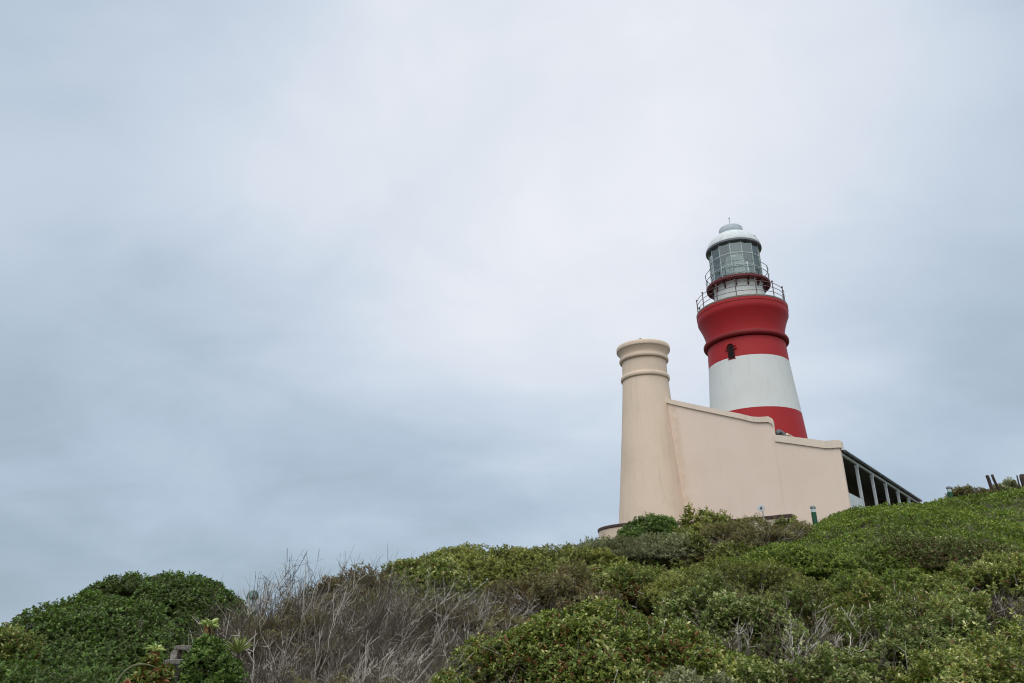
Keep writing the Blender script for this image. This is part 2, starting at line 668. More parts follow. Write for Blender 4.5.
build('lens_pedestal', bm, M['green_paint'], tower, 40)

bm = bmesh.new()
dome = [(1.60, Z(26.02)), (1.845, Z(26.02)), (1.865, Z(26.05)), (1.865, Z(26.17)), (1.83, Z(26.20))]
lathe(bm, dome, 64)
rim = build('dome_eave', bm, M['rim_metal'], tower, 30)
bm = bmesh.new()
dome = []
for k in range(15):
    t = k / 14
    dome.append((1.825 - (1.825 - 0.86) * (t ** 1.35), Z(26.195 + 1.05 * math.sin(t * math.pi / 2 * 0.98) ** 0.9)))
lathe(bm, dome + [(0.80, Z(27.22))], 64)
lathe(bm, [(1.62, Z(26.04)), (1.55, Z(26.3)), (0.9, Z(27.0)), (0, Z(27.05))], 48)
domeo = build('dome', bm, M['white_metal'], tower, 35)
b = bmesh.new()                                   # hand ladder over the dome
for dy in (-0.14, 0.14):
    tube(b, [(1.80, dy, Z(26.34)), (1.55, dy, Z(26.88)), (1.22, dy, Z(27.20)), (0.92, dy, Z(27.36))], 0.018, 6)
for t in (0.15, 0.4, 0.65, 0.9):
    p = Vector((1.80, 0, Z(26.34))).lerp(Vector((0.92, 0, Z(27.36))), t) + Vector((0.14, 0, 0.14)) * math.sin(t * math.pi)
    tube(b, [p + Vector((0, -0.14, 0)), p + Vector((0, 0.14, 0))], 0.012, 6)
lad = build('ladder', b, M['rail'], domeo, 60)
lad.rotation_euler = (0, 0, R(-28))
bm = bmesh.new()
lathe(bm, [(0.82, Z(27.10)), (0.82, Z(27.42)), (0.805, Z(27.46)), (0.82, Z(27.48)), (0.81, Z(27.82)), (0.74, Z(27.93)), (0.55, Z(28.03)), (0.30, Z(28.09)), (0, Z(28.12))], 48)
build('ventilator', bm, M['grey_metal'], tower, 35)
bm = bmesh.new()
tube(bm, [(0, 0, Z(28.05)), (0, 0, Z(28.75))], 0.024, 8)
lathe(bm, [(0, Z(28.72)), (0.05, Z(28.76)), (0.055, Z(28.80)), (0, Z(28.87))], 10)
lathe(bm, [(0.06, Z(28.06)), (0.04, Z(28.16)), (0.024, Z(28.18))], 10)
build('lightning_rod', bm, M['grey_metal'], tower, 40)

# arched window under the cornice, facing the camera a little to the left
wa = math.atan2(-LY, -LX) - R(21.5)
wf = empty('window', around(2.48, Z(17.45), wa), wa - R(90), tower)


def arch_pts(w, hgt, n=12):
    r = w / 2
    pts = [(-r, 0), (-r, hgt - r)]
    for k in range(1, n):
        a = math.pi - math.pi * k / n
        pts.append((r * math.cos(a), hgt - r + r * math.sin(a)))
    return pts + [(r, hgt - r), (r, 0)]


bm = bmesh.new()
prism(bm, arch_pts(0.44, 1.0), -0.20, 0.035)
build('window_opening', bm, M['window_red'], wf)
bm = bmesh.new()
o_, i_ = arch_pts(0.66, 1.13), arch_pts(0.44, 1.0)
for k in range(1, len(o_) - 2):                   # the hood moulding over the arch only
    q = [o_[k], o_[k + 1], i_[k + 1], i_[k]]
    if min(p[1] for p in q) > 0.60:
        prism(bm, q, -0.1, 0.085)
for sx in (-1, 1):
    prism(bm, [(sx * 0.22, 0.62), (sx * 0.38, 0.62), (sx * 0.38, 0.70), (sx * 0.22, 0.70)], -0.1, 0.085)
build('hood_moulding', bm, M['red'], wf)
bm = bmesh.new()
box(bm, (-0.25, -0.2, -0.05), (0.25, 0.06, 0.0), 0.01)
build('sill', bm, M['red'], wf)
bm = bmesh.new()
prism(bm, arch_pts(0.20, 0.84), 0.03, 0.05)
build('pane', bm, M['dark'], wf)

# ------------------------------------------------------------------ round corner tower
RX, RY, RZ = 7.03, 36.0, 5.2
rt = empty('round_tower', (RX, RY, RZ))
tag(rt, 'cream round chimney-like tower with two ring mouldings at the wall end', 'tower')


def Y_(z):
    return z - RZ


bm = bmesh.new()
pr = []
for k in range(13):
    t = k / 12
    pr.append((1.93 - (1.93 - 1.19) * (1 - (1 - t) ** 1.12), Y_(5.0 + (13.85 - 5.0) * t)))
lathe(bm, pr, 96)
build('shaft', bm, M['cream_tower'], rt, 40)
bm = bmesh.new()
lathe(bm, [(1.15, Y_(13.84)), (1.24, Y_(13.85)), (1.268, Y_(13.89)), (1.275, Y_(13.97)), (1.268, Y_(14.05)), (1.24, Y_(14.09)), (1.15, Y_(14.10))], 96)
build('ring_moulding', bm, M['cream_tower'], rt, 50)
bm = bmesh.new()
lathe(bm, [(1.175, Y_(14.10)), (1.165, Y_(14.90))], 96)
build('neck', bm, M['cream_tower'], rt, 40)
bm = bmesh.new()
cp = [(1.1, Y_(14.90)), (1.26, Y_(14.90)), (1.290, Y_(14.94)), (1.295, Y_(15.0)), (1.285, Y_(15.07)), (1.22, Y_(15.09)), (1.22, Y_(15.14))]
for k in range(7):
    t = k / 6
    cp.append((1.22 + 0.15 * t ** 1.5, Y_(15.15 + 0.33 * t)))
cp += [(1.405, Y_(15.50)), (1.415, Y_(15.53)), (1.415, Y_(15.70)), (1.395, Y_(15.745)), (1.34, Y_(15.77)), (0.9, Y_(15.77)), (0.9, Y_(15.2)), (0, Y_(15.2))]
lathe(bm, cp, 96)
build('cap', bm, M['cream_tower'], rt, 45)
bm = bmesh.new()
tube(bm, [(-0.35, -1.2, Y_(15.77)), (-0.35, -1.2, Y_(15.83))], 0.04, 8)
tube(bm, [(-0.35, -1.2, Y_(15.82)), (-0.28, -1.22, Y_(15.84))], 0.025, 8)
build('cap_fitting', bm, M['gutter'], rt)
bm = bmesh.new()
lathe(bm, [(1.6, Y_(3.5)), (2.66, Y_(3.5)), (2.66, Y_(6.14)), (1.6, Y_(6.14))], 96)
pl = build('plinth', bm, M['cream_tower'], rt, 35)
pl.location = (-0.14, 0, 0)
bm = bmesh.new()
lathe(bm, [(1.6, Y_(6.143)), (2.68, Y_(6.143)), (2.70, Y_(6.165)), (2.70, Y_(6.26)), (2.68, Y_(6.28)), (1.6, Y_(6.30))], 96)
build('plinth_edge', bm, M['brown_cap'], pl, 35)

# ------------------------------------------------------------------ building joined to the round tower
# local frame: x = along the front wall to the LEFT from the near corner, y = into the building
brot = math.atan2(-WD.y, -WD.x)
bld = empty('keepers_building', (K.x, K.y, 0), brot)
tag(bld, 'cream building with stepped sloping parapet and white posted veranda, below the lighthouse', 'building')
ang = Vector((-WD.x, -WD.y)).angle_signed(Vector((VD.x, VD.y)))
SY = -1.0        # with x to the left, local +y points towards the camera; the building lies at -y


def wall_hit(px, py, off=0.0):
    """(x, z) in the wall's frame of the sight line through a pixel"""
    d = at(px, py, 10.0) - Vector((0, 0, EYE))
    o = Vector((0, 0, EYE))
    p0 = Vector((K.x, K.y, 0)) - VD * off
    t = (p0 - o).dot(VD) / d.dot(VD)
    p = o + d * t
    return (p - p0).dot(-WD), p.z


up_top = [wall_hit(*p, 0.08) for p in ((667.4, 398.6), (690, 403.4), (720, 409.6), (740, 413.6), (752, 416.5), (758, 417.3), (764, 416.7), (768, 416.3), (770.3, 417.6), (771.6, 421.0))]
up_top[-1] = (up_top[-2][0] - 0.06, up_top[-1][1])
lo_top = [wall_hit(*p, 0.10) for p in ((773.2, 434.6), (808.7, 438.6), (824, 440.7), (829.5, 441.0), (835, 439.6), (838.6, 439.5), (839.8, 441.2))]
STEP = up_top[-1][0]
lo_top[0] = (STEP - 0.002, lo_top[0][1])
lo_top[-1] = (lo_top[-2][0] - 0.06, lo_top[-1][1])
CP, CPL = 0.25, 0.33                                          # height of the coping band
XR = wall_hit(843.6, 469.8, 0.035)[0]
X_END = 9.25
up_top[0] = (X_END, up_top[0][1] + (X_END - up_top[0][0]) * 0.415)


def wall_under(top, x0, x1, zb_, y0, y1, cp):
    b = bmesh.new()
    pts = [(x, z - cp) for x, z in top]
    prism(b, [(x0, zb_), *pts, (x1, zb_)], y0, y1)
    return b


upper_wall = build('front_wall', wall_under(up_top, X_END, up_top[-1][0], 3.5, -0.14, 0.0, CP), M['cream_wall'], bld)
lw = [(min(x, STEP - 0.002), z) for x, z in lo_top]
lower_wall = build('low_front_wall', wall_under(lw[:-1] + [(XR, lw[-1][1])], lw[0][0], XR, 3.5, -0.14, 0.035, CPL), M['cream_wall'], bld)


def coping(top, y0, y1, name, cp):
    b = bmesh.new()
    up = [(x, z) for x, z in top]
    dn = [(x, z - cp + 0.001) for x, z in top]
    poly = up + dn[::-1]
    prism(b, poly, y0, y1, bev=0.02)
    return build(name, b, M['coping'], bld)


cu = coping(up_top, -0.18, 0.08, 'coping', CP)
cl = coping([(lw[0][0], lw[0][1])] + lw[1:-1] + [(lw[-1][0] - 0.02, lw[-1][1])], -0.18, 0.10, 'coping', CPL)

# plinth ledge along the foot of the wall, brown painted edge
bm = bmesh.new()
xe = wall_hit(790, 510, 0.5)[0]
box(bm, (xe, 0.002, 3.5), (7.6, 0.50, 6.14), 0.0)
pl2 = build('wall_plinth', bm, M['cream_wall'], bld)
bm = bmesh.new()
box(bm, (xe - 0.05, 0.003, 6.143), (7.6, 0.55, 6.285), 0.015)
build('plinth_edge', bm, M['brown_cap'], pl2)

# side wall running back from the round tower, rear wall, roofs
BD = 16.3
bm = bmesh.new()
box(bm, (9.0, -BD, 3.5), (9.4, -0.41, 12.55))
build('side_wall', bm, M['cream_wall'], bld)
bm = bmesh.new()
box(bm, (8.92, -BD, 12.552), (9.48, -0.40, 12.87), 0.02)
build('coping', bm, M['coping'], bld)
bm = bmesh.new()
box(bm, (0.3, -BD - 0.4, 3.5), (9.4, -BD - 0.001, 9.0))
build('rear_wall', bm, M['cream_wall'], bld)
zl, zr = up_top[0][1] - 0.55, up_top[-2][1] - 0.62
bm = bmesh.new()
ex = STEP - 0.42
zex = zr - 0.02
prism(bm, [(8.99, zl - 0.25), (8.99, zl - 0.1), (ex, zex - 0.05), (ex, zex - 0.20)], -9.0, -0.49)
rf = build('roof', bm, M['roof'], bld)
bm = bmesh.new()
tube(bm, [(ex - 0.06, -0.24, zex - 0.16), (ex - 0.06, -9.1, zex - 0.16)], 0.055, 10)
build('gutter', bm, M['coping'], rf, 50)
bm = bmesh.new()
tube(bm, [(STEP - 0.12, -0.22, zex + 0.05), (STEP - 0.12, -0.9, zex + 0.05)], 0.09, 12)
tube(bm, [(STEP - 0.30, -0.48, zex - 0.05), (STEP - 0.30, -0.48, zex - 0.9)], 0.05, 8)
build('downpipe', bm, M['gutter'], rf, 50)
bm = bmesh.new()
box(bm, (STEP + 0.05, -9.0, 8.0), (STEP + 0.3, -0.41, zr - 0.35))
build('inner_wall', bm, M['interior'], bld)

# the veranda: white posts under a long eave receding from the near corner
zev = wall_hit(842.6, 449.0)[1]
VL = 13.6
ver = empty('veranda', (XR - 0.02, 0, 0), 0, bld)
bm = bmesh.new()
prism(bm, [(-0.10, zev - 0.06), (-0.10, zev), (3.0, zev + 0.55), (3.0, zev + 0.43)], -BD, -0.19)
build('roof', bm, M['roof'], ver)
bm = bmesh.new()
box(bm, (-0.16, -BD, zev - 0.10), (-0.03, -0.185, zev + 0.01), 0.03)
build('gutter', bm, M['gutter'], ver)
bm = bmesh.new()
box(bm, (0.02, -BD, zev - 0.22), (0.12, -0.19, zev - 0.101))
build('beam', bm, M['white_metal'], ver)
proto = None
for k in range(6):
    if proto is None:
        b = bmesh.new()
        box(b, (-0.062, -0.062, 5.4), (0.062, 0.062, zev - 0.221), 0.012)
        box(b, (-0.078, -0.078, zev - 0.38), (0.078, 0.078, zev - 0.26), 0.01)
        proto = build('post', b, M['white_metal'], ver)
        o = proto
    else:
        o = proto.copy()
        COL.objects.link(o)
        o.parent = ver
    o.location = (0.08, -2.55 - 2.72 * k, 0)
bm = bmesh.new()
box(bm, (0.05, -2.45, 3.5), (0.17, -0.145, 7.05))
build('sill_wall', bm, M['white_metal'], ver)
bm = bmesh.new()
prism(bm, [(0.16, 3.5), (0.16, zev - 0.04), (2.19, zev + 0.28), (2.19, 3.5)], -BD + 0.002, -BD + 0.2)
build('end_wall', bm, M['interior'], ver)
bm = bmesh.new()
box(bm, (2.2, -BD, 3.5), (2.4, -0.145, zev + 0.30))
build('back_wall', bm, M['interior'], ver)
bm = bmesh.new()
box(bm, (0.0, -BD, 3.5), (2.19, -0.145, 5.45))
build('floor_slab', bm, M['deck'], ver)

# ------------------------------------------------------------------ sea, seen only past the low side of the hill
sm = bpy.data.meshes.new('sea')
sm.from_pydata([(-4000, -4000, -5.6), (4000, -4000, -5.6), (4000, 4500, -5.6), (-4000, 4500, -5.6)], [], [(0, 1, 2, 3)])
m, h = material('sea_water')
g = h.n('ShaderNodeNewGeometry')
surface(h, (0.03, 0.06, 0.075), 0.12, h.noise(g.outputs['Position'], 0.6, 6, 0.6), 0.4, 0.3, 0.5)
sm.materials.append(m)
sea = bpy.data.objects.new('sea', sm)
COL.objects.link(sea)
tag(sea, 'grey sea beyond the low side of the hill', 'sea', kind='structure')


# ------------------------------------------------------------------ plants: numpy leaf and stem builders
def unit(v):
    return v / np.maximum(np.linalg.norm(v, axis=-1, keepdims=True), 1e-9)


class Mesh:
    """gathers numpy geometry (quads, tint per vertex) for ONE mesh object"""
    def __init__(self):
        self.v, self.f, self.t, self.n = [], [], [], 0

    def add(self, v, f, t):
        self.v.append(v)
        self.f.append(f + self.n)
        self.t.append(t)
        self.n += len(v)

    def build(self, name, mat, parent=None, smooth=True):
        me = bpy.data.meshes.new(name)
        v = np.concatenate(self.v).astype(np.float32)
        f = np.concatenate(self.f).astype(np.int32)
        t = np.concatenate(self.t).astype(np.float32)
        me.vertices.add(len(v))
        me.vertices.foreach_set('co', v.ravel())
        me.loops.add(f.size)
        me.loops.foreach_set('vertex_index', f.ravel())
        me.polygons.add(len(f))
        me.polygons.foreach_set('loop_start', np.arange(0, f.size, 4, dtype=np.int32))
        me.polygons.foreach_set('loop_total', np.full(len(f), 4, dtype=np.int32))
        if smooth:
            me.polygons.foreach_set('use_smooth', np.ones(len(f), dtype=bool))
        at_ = me.attributes.new('tint', 'FLOAT', 'POINT')
        at_.data.foreach_set('value', t)
        me.materials.append(mat)
        me.update()
        o = bpy.data.objects.new(name, me)
        COL.objects.link(o)
        if parent is not None:
            o.parent = parent
        return o


def leaf_quads(p, d, nrm, ln, wd, tint, fold=0.25, droop=0.15):
    """p base, d direction, nrm upper side; six points and two quads a leaf, folded along its midrib"""
    d = unit(d)
    s = unit(np.cross(d, nrm))
    nn = np.cross(s, d)
    ln, wd = ln[:, None], wd[:, None]
    base = p
    tip = p + d * ln - nn * ln * droop
    m1, m2 = p + d * ln * 0.38, p + d * ln * 0.74 - nn * ln * droop * 0.4
    up = nn * wd * fold
    v = np.stack([base, m1 + s * wd * 0.5 + up, m2 + s * wd * 0.42 + up, tip, m2 - s * wd * 0.42 + up, m1 - s * wd * 0.5 + up], 1).reshape(-1, 3)
    k = np.arange(len(p))[:, None] * 6
    f = np.concatenate([k + np.array([0, 1, 2, 3]), k + np.array([0, 3, 4, 5])])
    return v, f, np.repeat(tint, 6)


def sprigs(mesh, p, axis, ln, per, tint, rng, aspect=0.45, spread=(35, 85), stemlen=1.0, var=0.25):
    """clusters of leaves round twig tips: p tips, axis directions, ln leaf length per sprig"""
    n = len(p)
    axis = unit(axis)
    ref = unit(np.cross(axis, rng.normal(size=(n, 3))))
    ref2 = np.cross(axis, ref)
    for k in range(per):
        phi = 2.399 * k + rng.uniform(0, 0.9, n)
        th = np.radians(spread[0] + (spread[1] - spread[0]) * (k + 0.5) / per) * rng.uniform(0.75, 1.2, n)
        rad = np.cos(phi)[:, None] * ref + np.sin(phi)[:, None] * ref2
        d = axis * np.cos(th)[:, None] + rad * np.sin(th)[:, None]
        nrm = axis * np.sin(th)[:, None] - rad * np.cos(th)[:, None] + rng.normal(size=(n, 3)) * 0.25
        off = axis * (-(k / per) * stemlen * ln)[:, None]
        l = ln * rng.uniform(0.65, 1.2, n)
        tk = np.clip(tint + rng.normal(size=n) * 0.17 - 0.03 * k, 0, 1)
        tk = np.where(rng.random(n) < 0.03, 1.0, tk)
        mesh.add(*leaf_quads(p + off, d, nrm, l, l * aspect * rng.uniform(0.8, 1.2, n), tk))


def stems_geo(mesh, P, r0, r1, tint):
    """P: (n, m, 3) polylines -> tapering three-sided stems"""
    n, m, _ = P.shape
    t = np.gradient(P, axis=1)
    t = unit(t)
    ref = unit(np.cross(t, np.array([0.31, 0.87, 0.38])))
    ref2 = np.cross(t, ref)
    w_ = np.linspace(0, 1, m)[None, :, None]
    r = r0[:, None, None] * (1 - w_) + r1[:, None, None] * w_
    rings = [P + r * (math.cos(a) * ref + math.sin(a) * ref2) for a in (0, 2.094, 4.189)]
    v = np.stack(rings, 2).reshape(-1, 3)                       # n, m, 3
    k = (np.arange(n)[:, None] * m + np.arange(m - 1)[None]).reshape(-1, 1) * 3
    f = np.concatenate([k + np.array([a, b, b + 3, a + 3]) for a, b in ((0, 1), (1, 2), (2, 0))])
    mesh.add(v, f, np.repeat(tint, m * 3))


class Lumps:
    """smooth random relief made of waves"""
    def __init__(self, rng, scale, n=9):
        k = unit(rng.normal(size=(n, 3))) * (2 * math.pi / (scale * rng.uniform(0.6, 1.6, (n, 1))))
        self.k, self.p = k, rng.uniform(0, 6.28, n)

    def __call__(self, x):
        return np.sin(x @ self.k.T + self.p).sum(-1) / math.sqrt(len(self.p) / 2)


def leaf_material(name, stops, rough=0.45, spec=0.35, trans=0.25):
    m, h = material(name)
    a = h.n('ShaderNodeAttribute', attribute_name='tint')
    g = h.n('ShaderNodeNewGeometry')
    patch = h.noise(g.outputs['Position'], 1.4, 5, 0.6)
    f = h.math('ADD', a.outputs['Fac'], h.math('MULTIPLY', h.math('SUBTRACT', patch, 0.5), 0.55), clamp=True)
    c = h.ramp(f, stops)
    p = h.n('ShaderNodeBsdfPrincipled')
    h.l(c, p.inputs['Base Color'])
    p.inputs['Roughness'].default_value = rough
    p.inputs['Specular IOR Level'].default_value = spec
    t = h.n('ShaderNodeBsdfTranslucent')
    h.l(h.mix(1.0, c, (1.0, 1.1, 0.6), 'MULTIPLY'), t.inputs[0])
    mx = h.n('ShaderNodeMixShader')
    mx.inputs[0].default_value = trans
    h.l(p.outputs[0], mx.inputs[1])
    h.l(t.outputs[0], mx.inputs[2])
    o = h.n('ShaderNodeOutputMaterial')
    h.l(mx.outputs[0], o.inputs[0])
    return m


LEAF = {
    'glossy': leaf_material('glossy_green_leaf', [(0.0, (0.074, 0.082, 0.024)), (0.45, (0.108, 0.181, 0.037)), (0.8, (0.168, 0.262, 0.054)), (1.0, (0.282, 0.344, 0.087))], 0.42, 0.35),
    'tipped': leaf_material('yellow_tipped_leaf', [(0.0, (0.26, 0.10, 0.04)), (0.09, (0.085, 0.100, 0.022)), (0.4, (0.130, 0.180, 0.032)), (0.72, (0.240, 0.275, 0.050)), (0.92, (0.42, 0.39, 0.11)), (1.0, (0.62, 0.57, 0.28))], 0.45),
    'olive': leaf_material('olive_leaf', [(0.0, (0.116, 0.084, 0.041)), (0.3, (0.140, 0.149, 0.041)), (0.6, (0.204, 0.228, 0.052)), (1.0, (0.361, 0.333, 0.084))], 0.5),
    'grey': leaf_material('grey_green_leaf', [(0.0, (0.127, 0.106, 0.065)), (0.4, (0.176, 0.184, 0.093)), (0.75, (0.273, 0.281, 0.155)), (1.0, (0.409, 0.395, 0.232))], 0.65, 0.2),
    'carpet': leaf_material('low_carpet_leaf', [(0.0, (0.108, 0.106, 0.033)), (0.35, (0.133, 0.184, 0.030)), (0.7, (0.204, 0.272, 0.041)), (1.0, (0.330, 0.351, 0.071))], 0.5),
    'dusty': leaf_material('dusty_brown_leaf', [(0.0, (0.147, 0.088, 0.054)), (0.4, (0.186, 0.149, 0.074)), (0.75, (0.234, 0.220, 0.093)), (1.0, (0.351, 0.300, 0.138))], 0.6, 0.2),
    'heath': leaf_material('heath_leaf', [(0.0, (0.15, 0.085, 0.04)), (0.22, (0.095, 0.108, 0.032)), (0.55, (0.135, 0.180, 0.044)), (0.85, (0.225, 0.262, 0.070)), (1.0, (0.46, 0.44, 0.22))], 0.50, 0.3),
    'succulent': leaf_material('fleshy_leaf', [(0.0, (0.311, 0.097, 0.030)), (0.3, (0.234, 0.264, 0.077)), (0.7, (0.390, 0.475, 0.138)), (1.0, (0.624, 0.667, 0.248))], 0.35, 0.5),
}


def twig_material(name, stops):
    m, h = material(name)
    a = h.n('ShaderNodeAttribute', attribute_name='tint')
    g = h.n('ShaderNodeNewGeometry')
    f = h.math('ADD', a.outputs['Fac'], h.math('MULTIPLY', h.math('SUBTRACT', h.noise(g.outputs['Position'], 7, 4, 0.6), 0.5), 0.5), clamp=True)
    surface(h, h.ramp(f, stops), 0.9, spec=0.1)
    return m


TWIG = {
    'grey': twig_material('dry_grey_twig', [(0.0, (0.070, 0.051, 0.037)), (0.45, (0.138, 0.110, 0.084)), (1.0, (0.56, 0.50, 0.43))]),
    'brown': twig_material('brown_stem', [(0.0, (0.045, 0.032, 0.022)), (0.5, (0.105, 0.080, 0.058)), (1.0, (0.22, 0.19, 0.16))]),
}

CAMP = np.array([0, 0, EYE])


def bush(name, px, py, hw, y, leaf, label, cat='bush', ln=0.035, spacing=None, depth=0.16, per=6, stems=140, bare=0.0,
         ry=None, tint=0.5, aspect=0.45, lump=0.11, lean=(0, 0), boxy=0.72, twig='brown', out=0.0, hmin=0.5, seed=0,
         under=0.0, group=None, finer=1.0, pw=2.4):
    """a dome of leaf sprigs on real stems: the crown's top stands on the sight line (px, py) at y metres"""
    rng = np.random.default_rng(1000 + seed + int(px) * 7 + int(y * 10))
    top = at(px, py, y)
    dist = math.hypot(top.x, top.y)
    rx = hw / FPX * dist
    ry = ry or rx * 0.8
    zg = float(ground_z(top.x, top.y)) - under
    hgt = max(top.z - zg, hmin)
    zg = top.z - hgt
    root = empty(name, (top.x, top.y, zg))
    tag(root, label, cat, group)
    lump_a, lump_b = Lumps(rng, 0.9 * max(0.5, rx)), Lumps(rng, 0.30 * max(0.6, rx))
    spacing = spacing or ln * 1.05
    area = 2 * math.pi * ((rx * ry) ** 1.6 / 3 + (rx * hgt) ** 1.6 / 3 + (ry * hgt) ** 1.6 / 3) ** (1 / 1.6)
    n = int(min(area / spacing ** 2 * 1.9 * finer, 30000))

    def surf(d):
        q = np.sign(d) * np.abs(d) ** boxy
        q = q / (np.abs(q) ** pw).sum(-1, keepdims=True) ** (1 / pw)
        pnt = q * np.array([rx, ry, hgt])
        pnt[:, :2] += np.array(lean) * (pnt[:, 2:3] / hgt)
        nr = unit(d / np.array([rx, ry, hgt]))
        dl = (lump * lump_a(pnt) + lump * 0.6 * lump_b(pnt)) * min(1.0, rx)
        return pnt + nr * dl[:, None], nr, dl

    d = rng.normal(size=(n * 2, 3))
    d[:, 2] = np.abs(d[:, 2]) * 1.0 - 0.10
    d = unit(d)
    pnt, nr, dl = surf(d)
    tocam = unit(CAMP - (pnt + np.array(root.location)))
    face = (nr * tocam).sum(-1)
    keep = rng.random(n * 2) < np.where(face > -0.25, 1.0, 0.30)
    bare_n = Lumps(rng, 0.55 * max(0.6, rx))(pnt)
    lowness = 1 - np.clip(pnt[:, 2] / hgt, 0, 1)
    if bare > 0:                                  # wind-cropped flanks have lost their leaves
        keep &= rng.random(n * 2) > np.clip((bare_n * 0.80 + lowness * 1.35 - 0.72 + bare), 0, 0.96)
    pnt, nr, dl = pnt[keep][:n], nr[keep][:n], dl[keep][:n]
    n = len(pnt)
    dp = np.abs(rng.normal(size=n)) * depth * min(1, rx)
    pnt2 = pnt - nr * dp[:, None]
    pnt2[:, 2] = np.maximum(pnt2[:, 2], 0.02)
    axis = unit(nr * 0.8 + np.array([lean[0] * 0.4, lean[1] * 0.4, 0.75]) + rng.normal(size=(n, 3)) * 0.33)
    fol = Mesh()
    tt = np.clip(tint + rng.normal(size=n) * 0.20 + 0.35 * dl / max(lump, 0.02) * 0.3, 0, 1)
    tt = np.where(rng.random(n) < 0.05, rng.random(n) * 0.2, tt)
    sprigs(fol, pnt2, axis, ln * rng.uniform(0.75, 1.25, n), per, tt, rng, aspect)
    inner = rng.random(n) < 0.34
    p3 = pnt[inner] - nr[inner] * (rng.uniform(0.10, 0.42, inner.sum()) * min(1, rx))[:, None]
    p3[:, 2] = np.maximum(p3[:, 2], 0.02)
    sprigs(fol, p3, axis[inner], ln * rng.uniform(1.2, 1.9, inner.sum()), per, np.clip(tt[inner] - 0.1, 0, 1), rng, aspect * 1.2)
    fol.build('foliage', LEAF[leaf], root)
    # stems from the foot to the crown
    if stems:
        ds = rng.normal(size=(stems, 3))
        ds[:, 2] = np.abs(ds[:, 2]) * 0.9
        ds[:, 1] -= 0.3
        ends, en, _ = surf(unit(ds))
        ends = ends + en * (out * rng.random((stems, 1)) - 0.07)
        b0 = np.stack([ends[:, 0] * rng.uniform(0.1, 0.6, stems), ends[:, 1] * rng.uniform(0.1, 0.6, stems), np.full(stems, -0.05)], -1)
        t = np.linspace(0, 1, 7)[None, :, None]
        mid = (b0 + ends) / 2 + rng.normal(size=(stems, 3)) * 0.08 * min(rx, 1.2) + np.array([0, 0, 0.05 * hgt])
        P = (1 - t) ** 2 * b0[:, None] + 2 * t * (1 - t) * mid[:, None] + t ** 2 * ends[:, None]
        P = P + np.cumsum(rng.normal(size=P.shape), axis=1) * 0.014 * min(rx, 1.2)
        st = Mesh()
        rr = rng.uniform(0.006, 0.016, stems) * max(0.7, min(1.3, dist / 9))
        tn = rng.random(stems)
        stems_geo(st, P, rr, rr * 0.35, tn)
        # side shoots
        for q in range(2):
            i0 = rng.integers(3, 6, stems)
            s0 = P[np.arange(stems), i0]
            dirn = unit(P[:, -1] - P[:, 2]) + rng.normal(size=(stems, 3)) * 0.55
            L = rng.uniform(0.08, 0.24, stems)[:, None] * min(rx, 0.9)
            tq = np.linspace(0, 1, 4)[None, :, None]
            Q = s0[:, None] + dirn[:, None] * (L[:, None] * tq) + rng.normal(size=(stems, 4, 3)) * 0.012
            Q[:, 0] = s0
            qe = Q[:, -1] / np.array([rx, ry, hgt])
            ok = (np.abs(qe) ** 2.4).sum(-1) < 1.0 + out
            stems_geo(st, Q[ok], rr[ok] * 0.6, rr[ok] * 0.25, np.clip(tn + 0.1, 0, 1)[ok])
        st.build('stems', TWIG[twig], root)
    return root


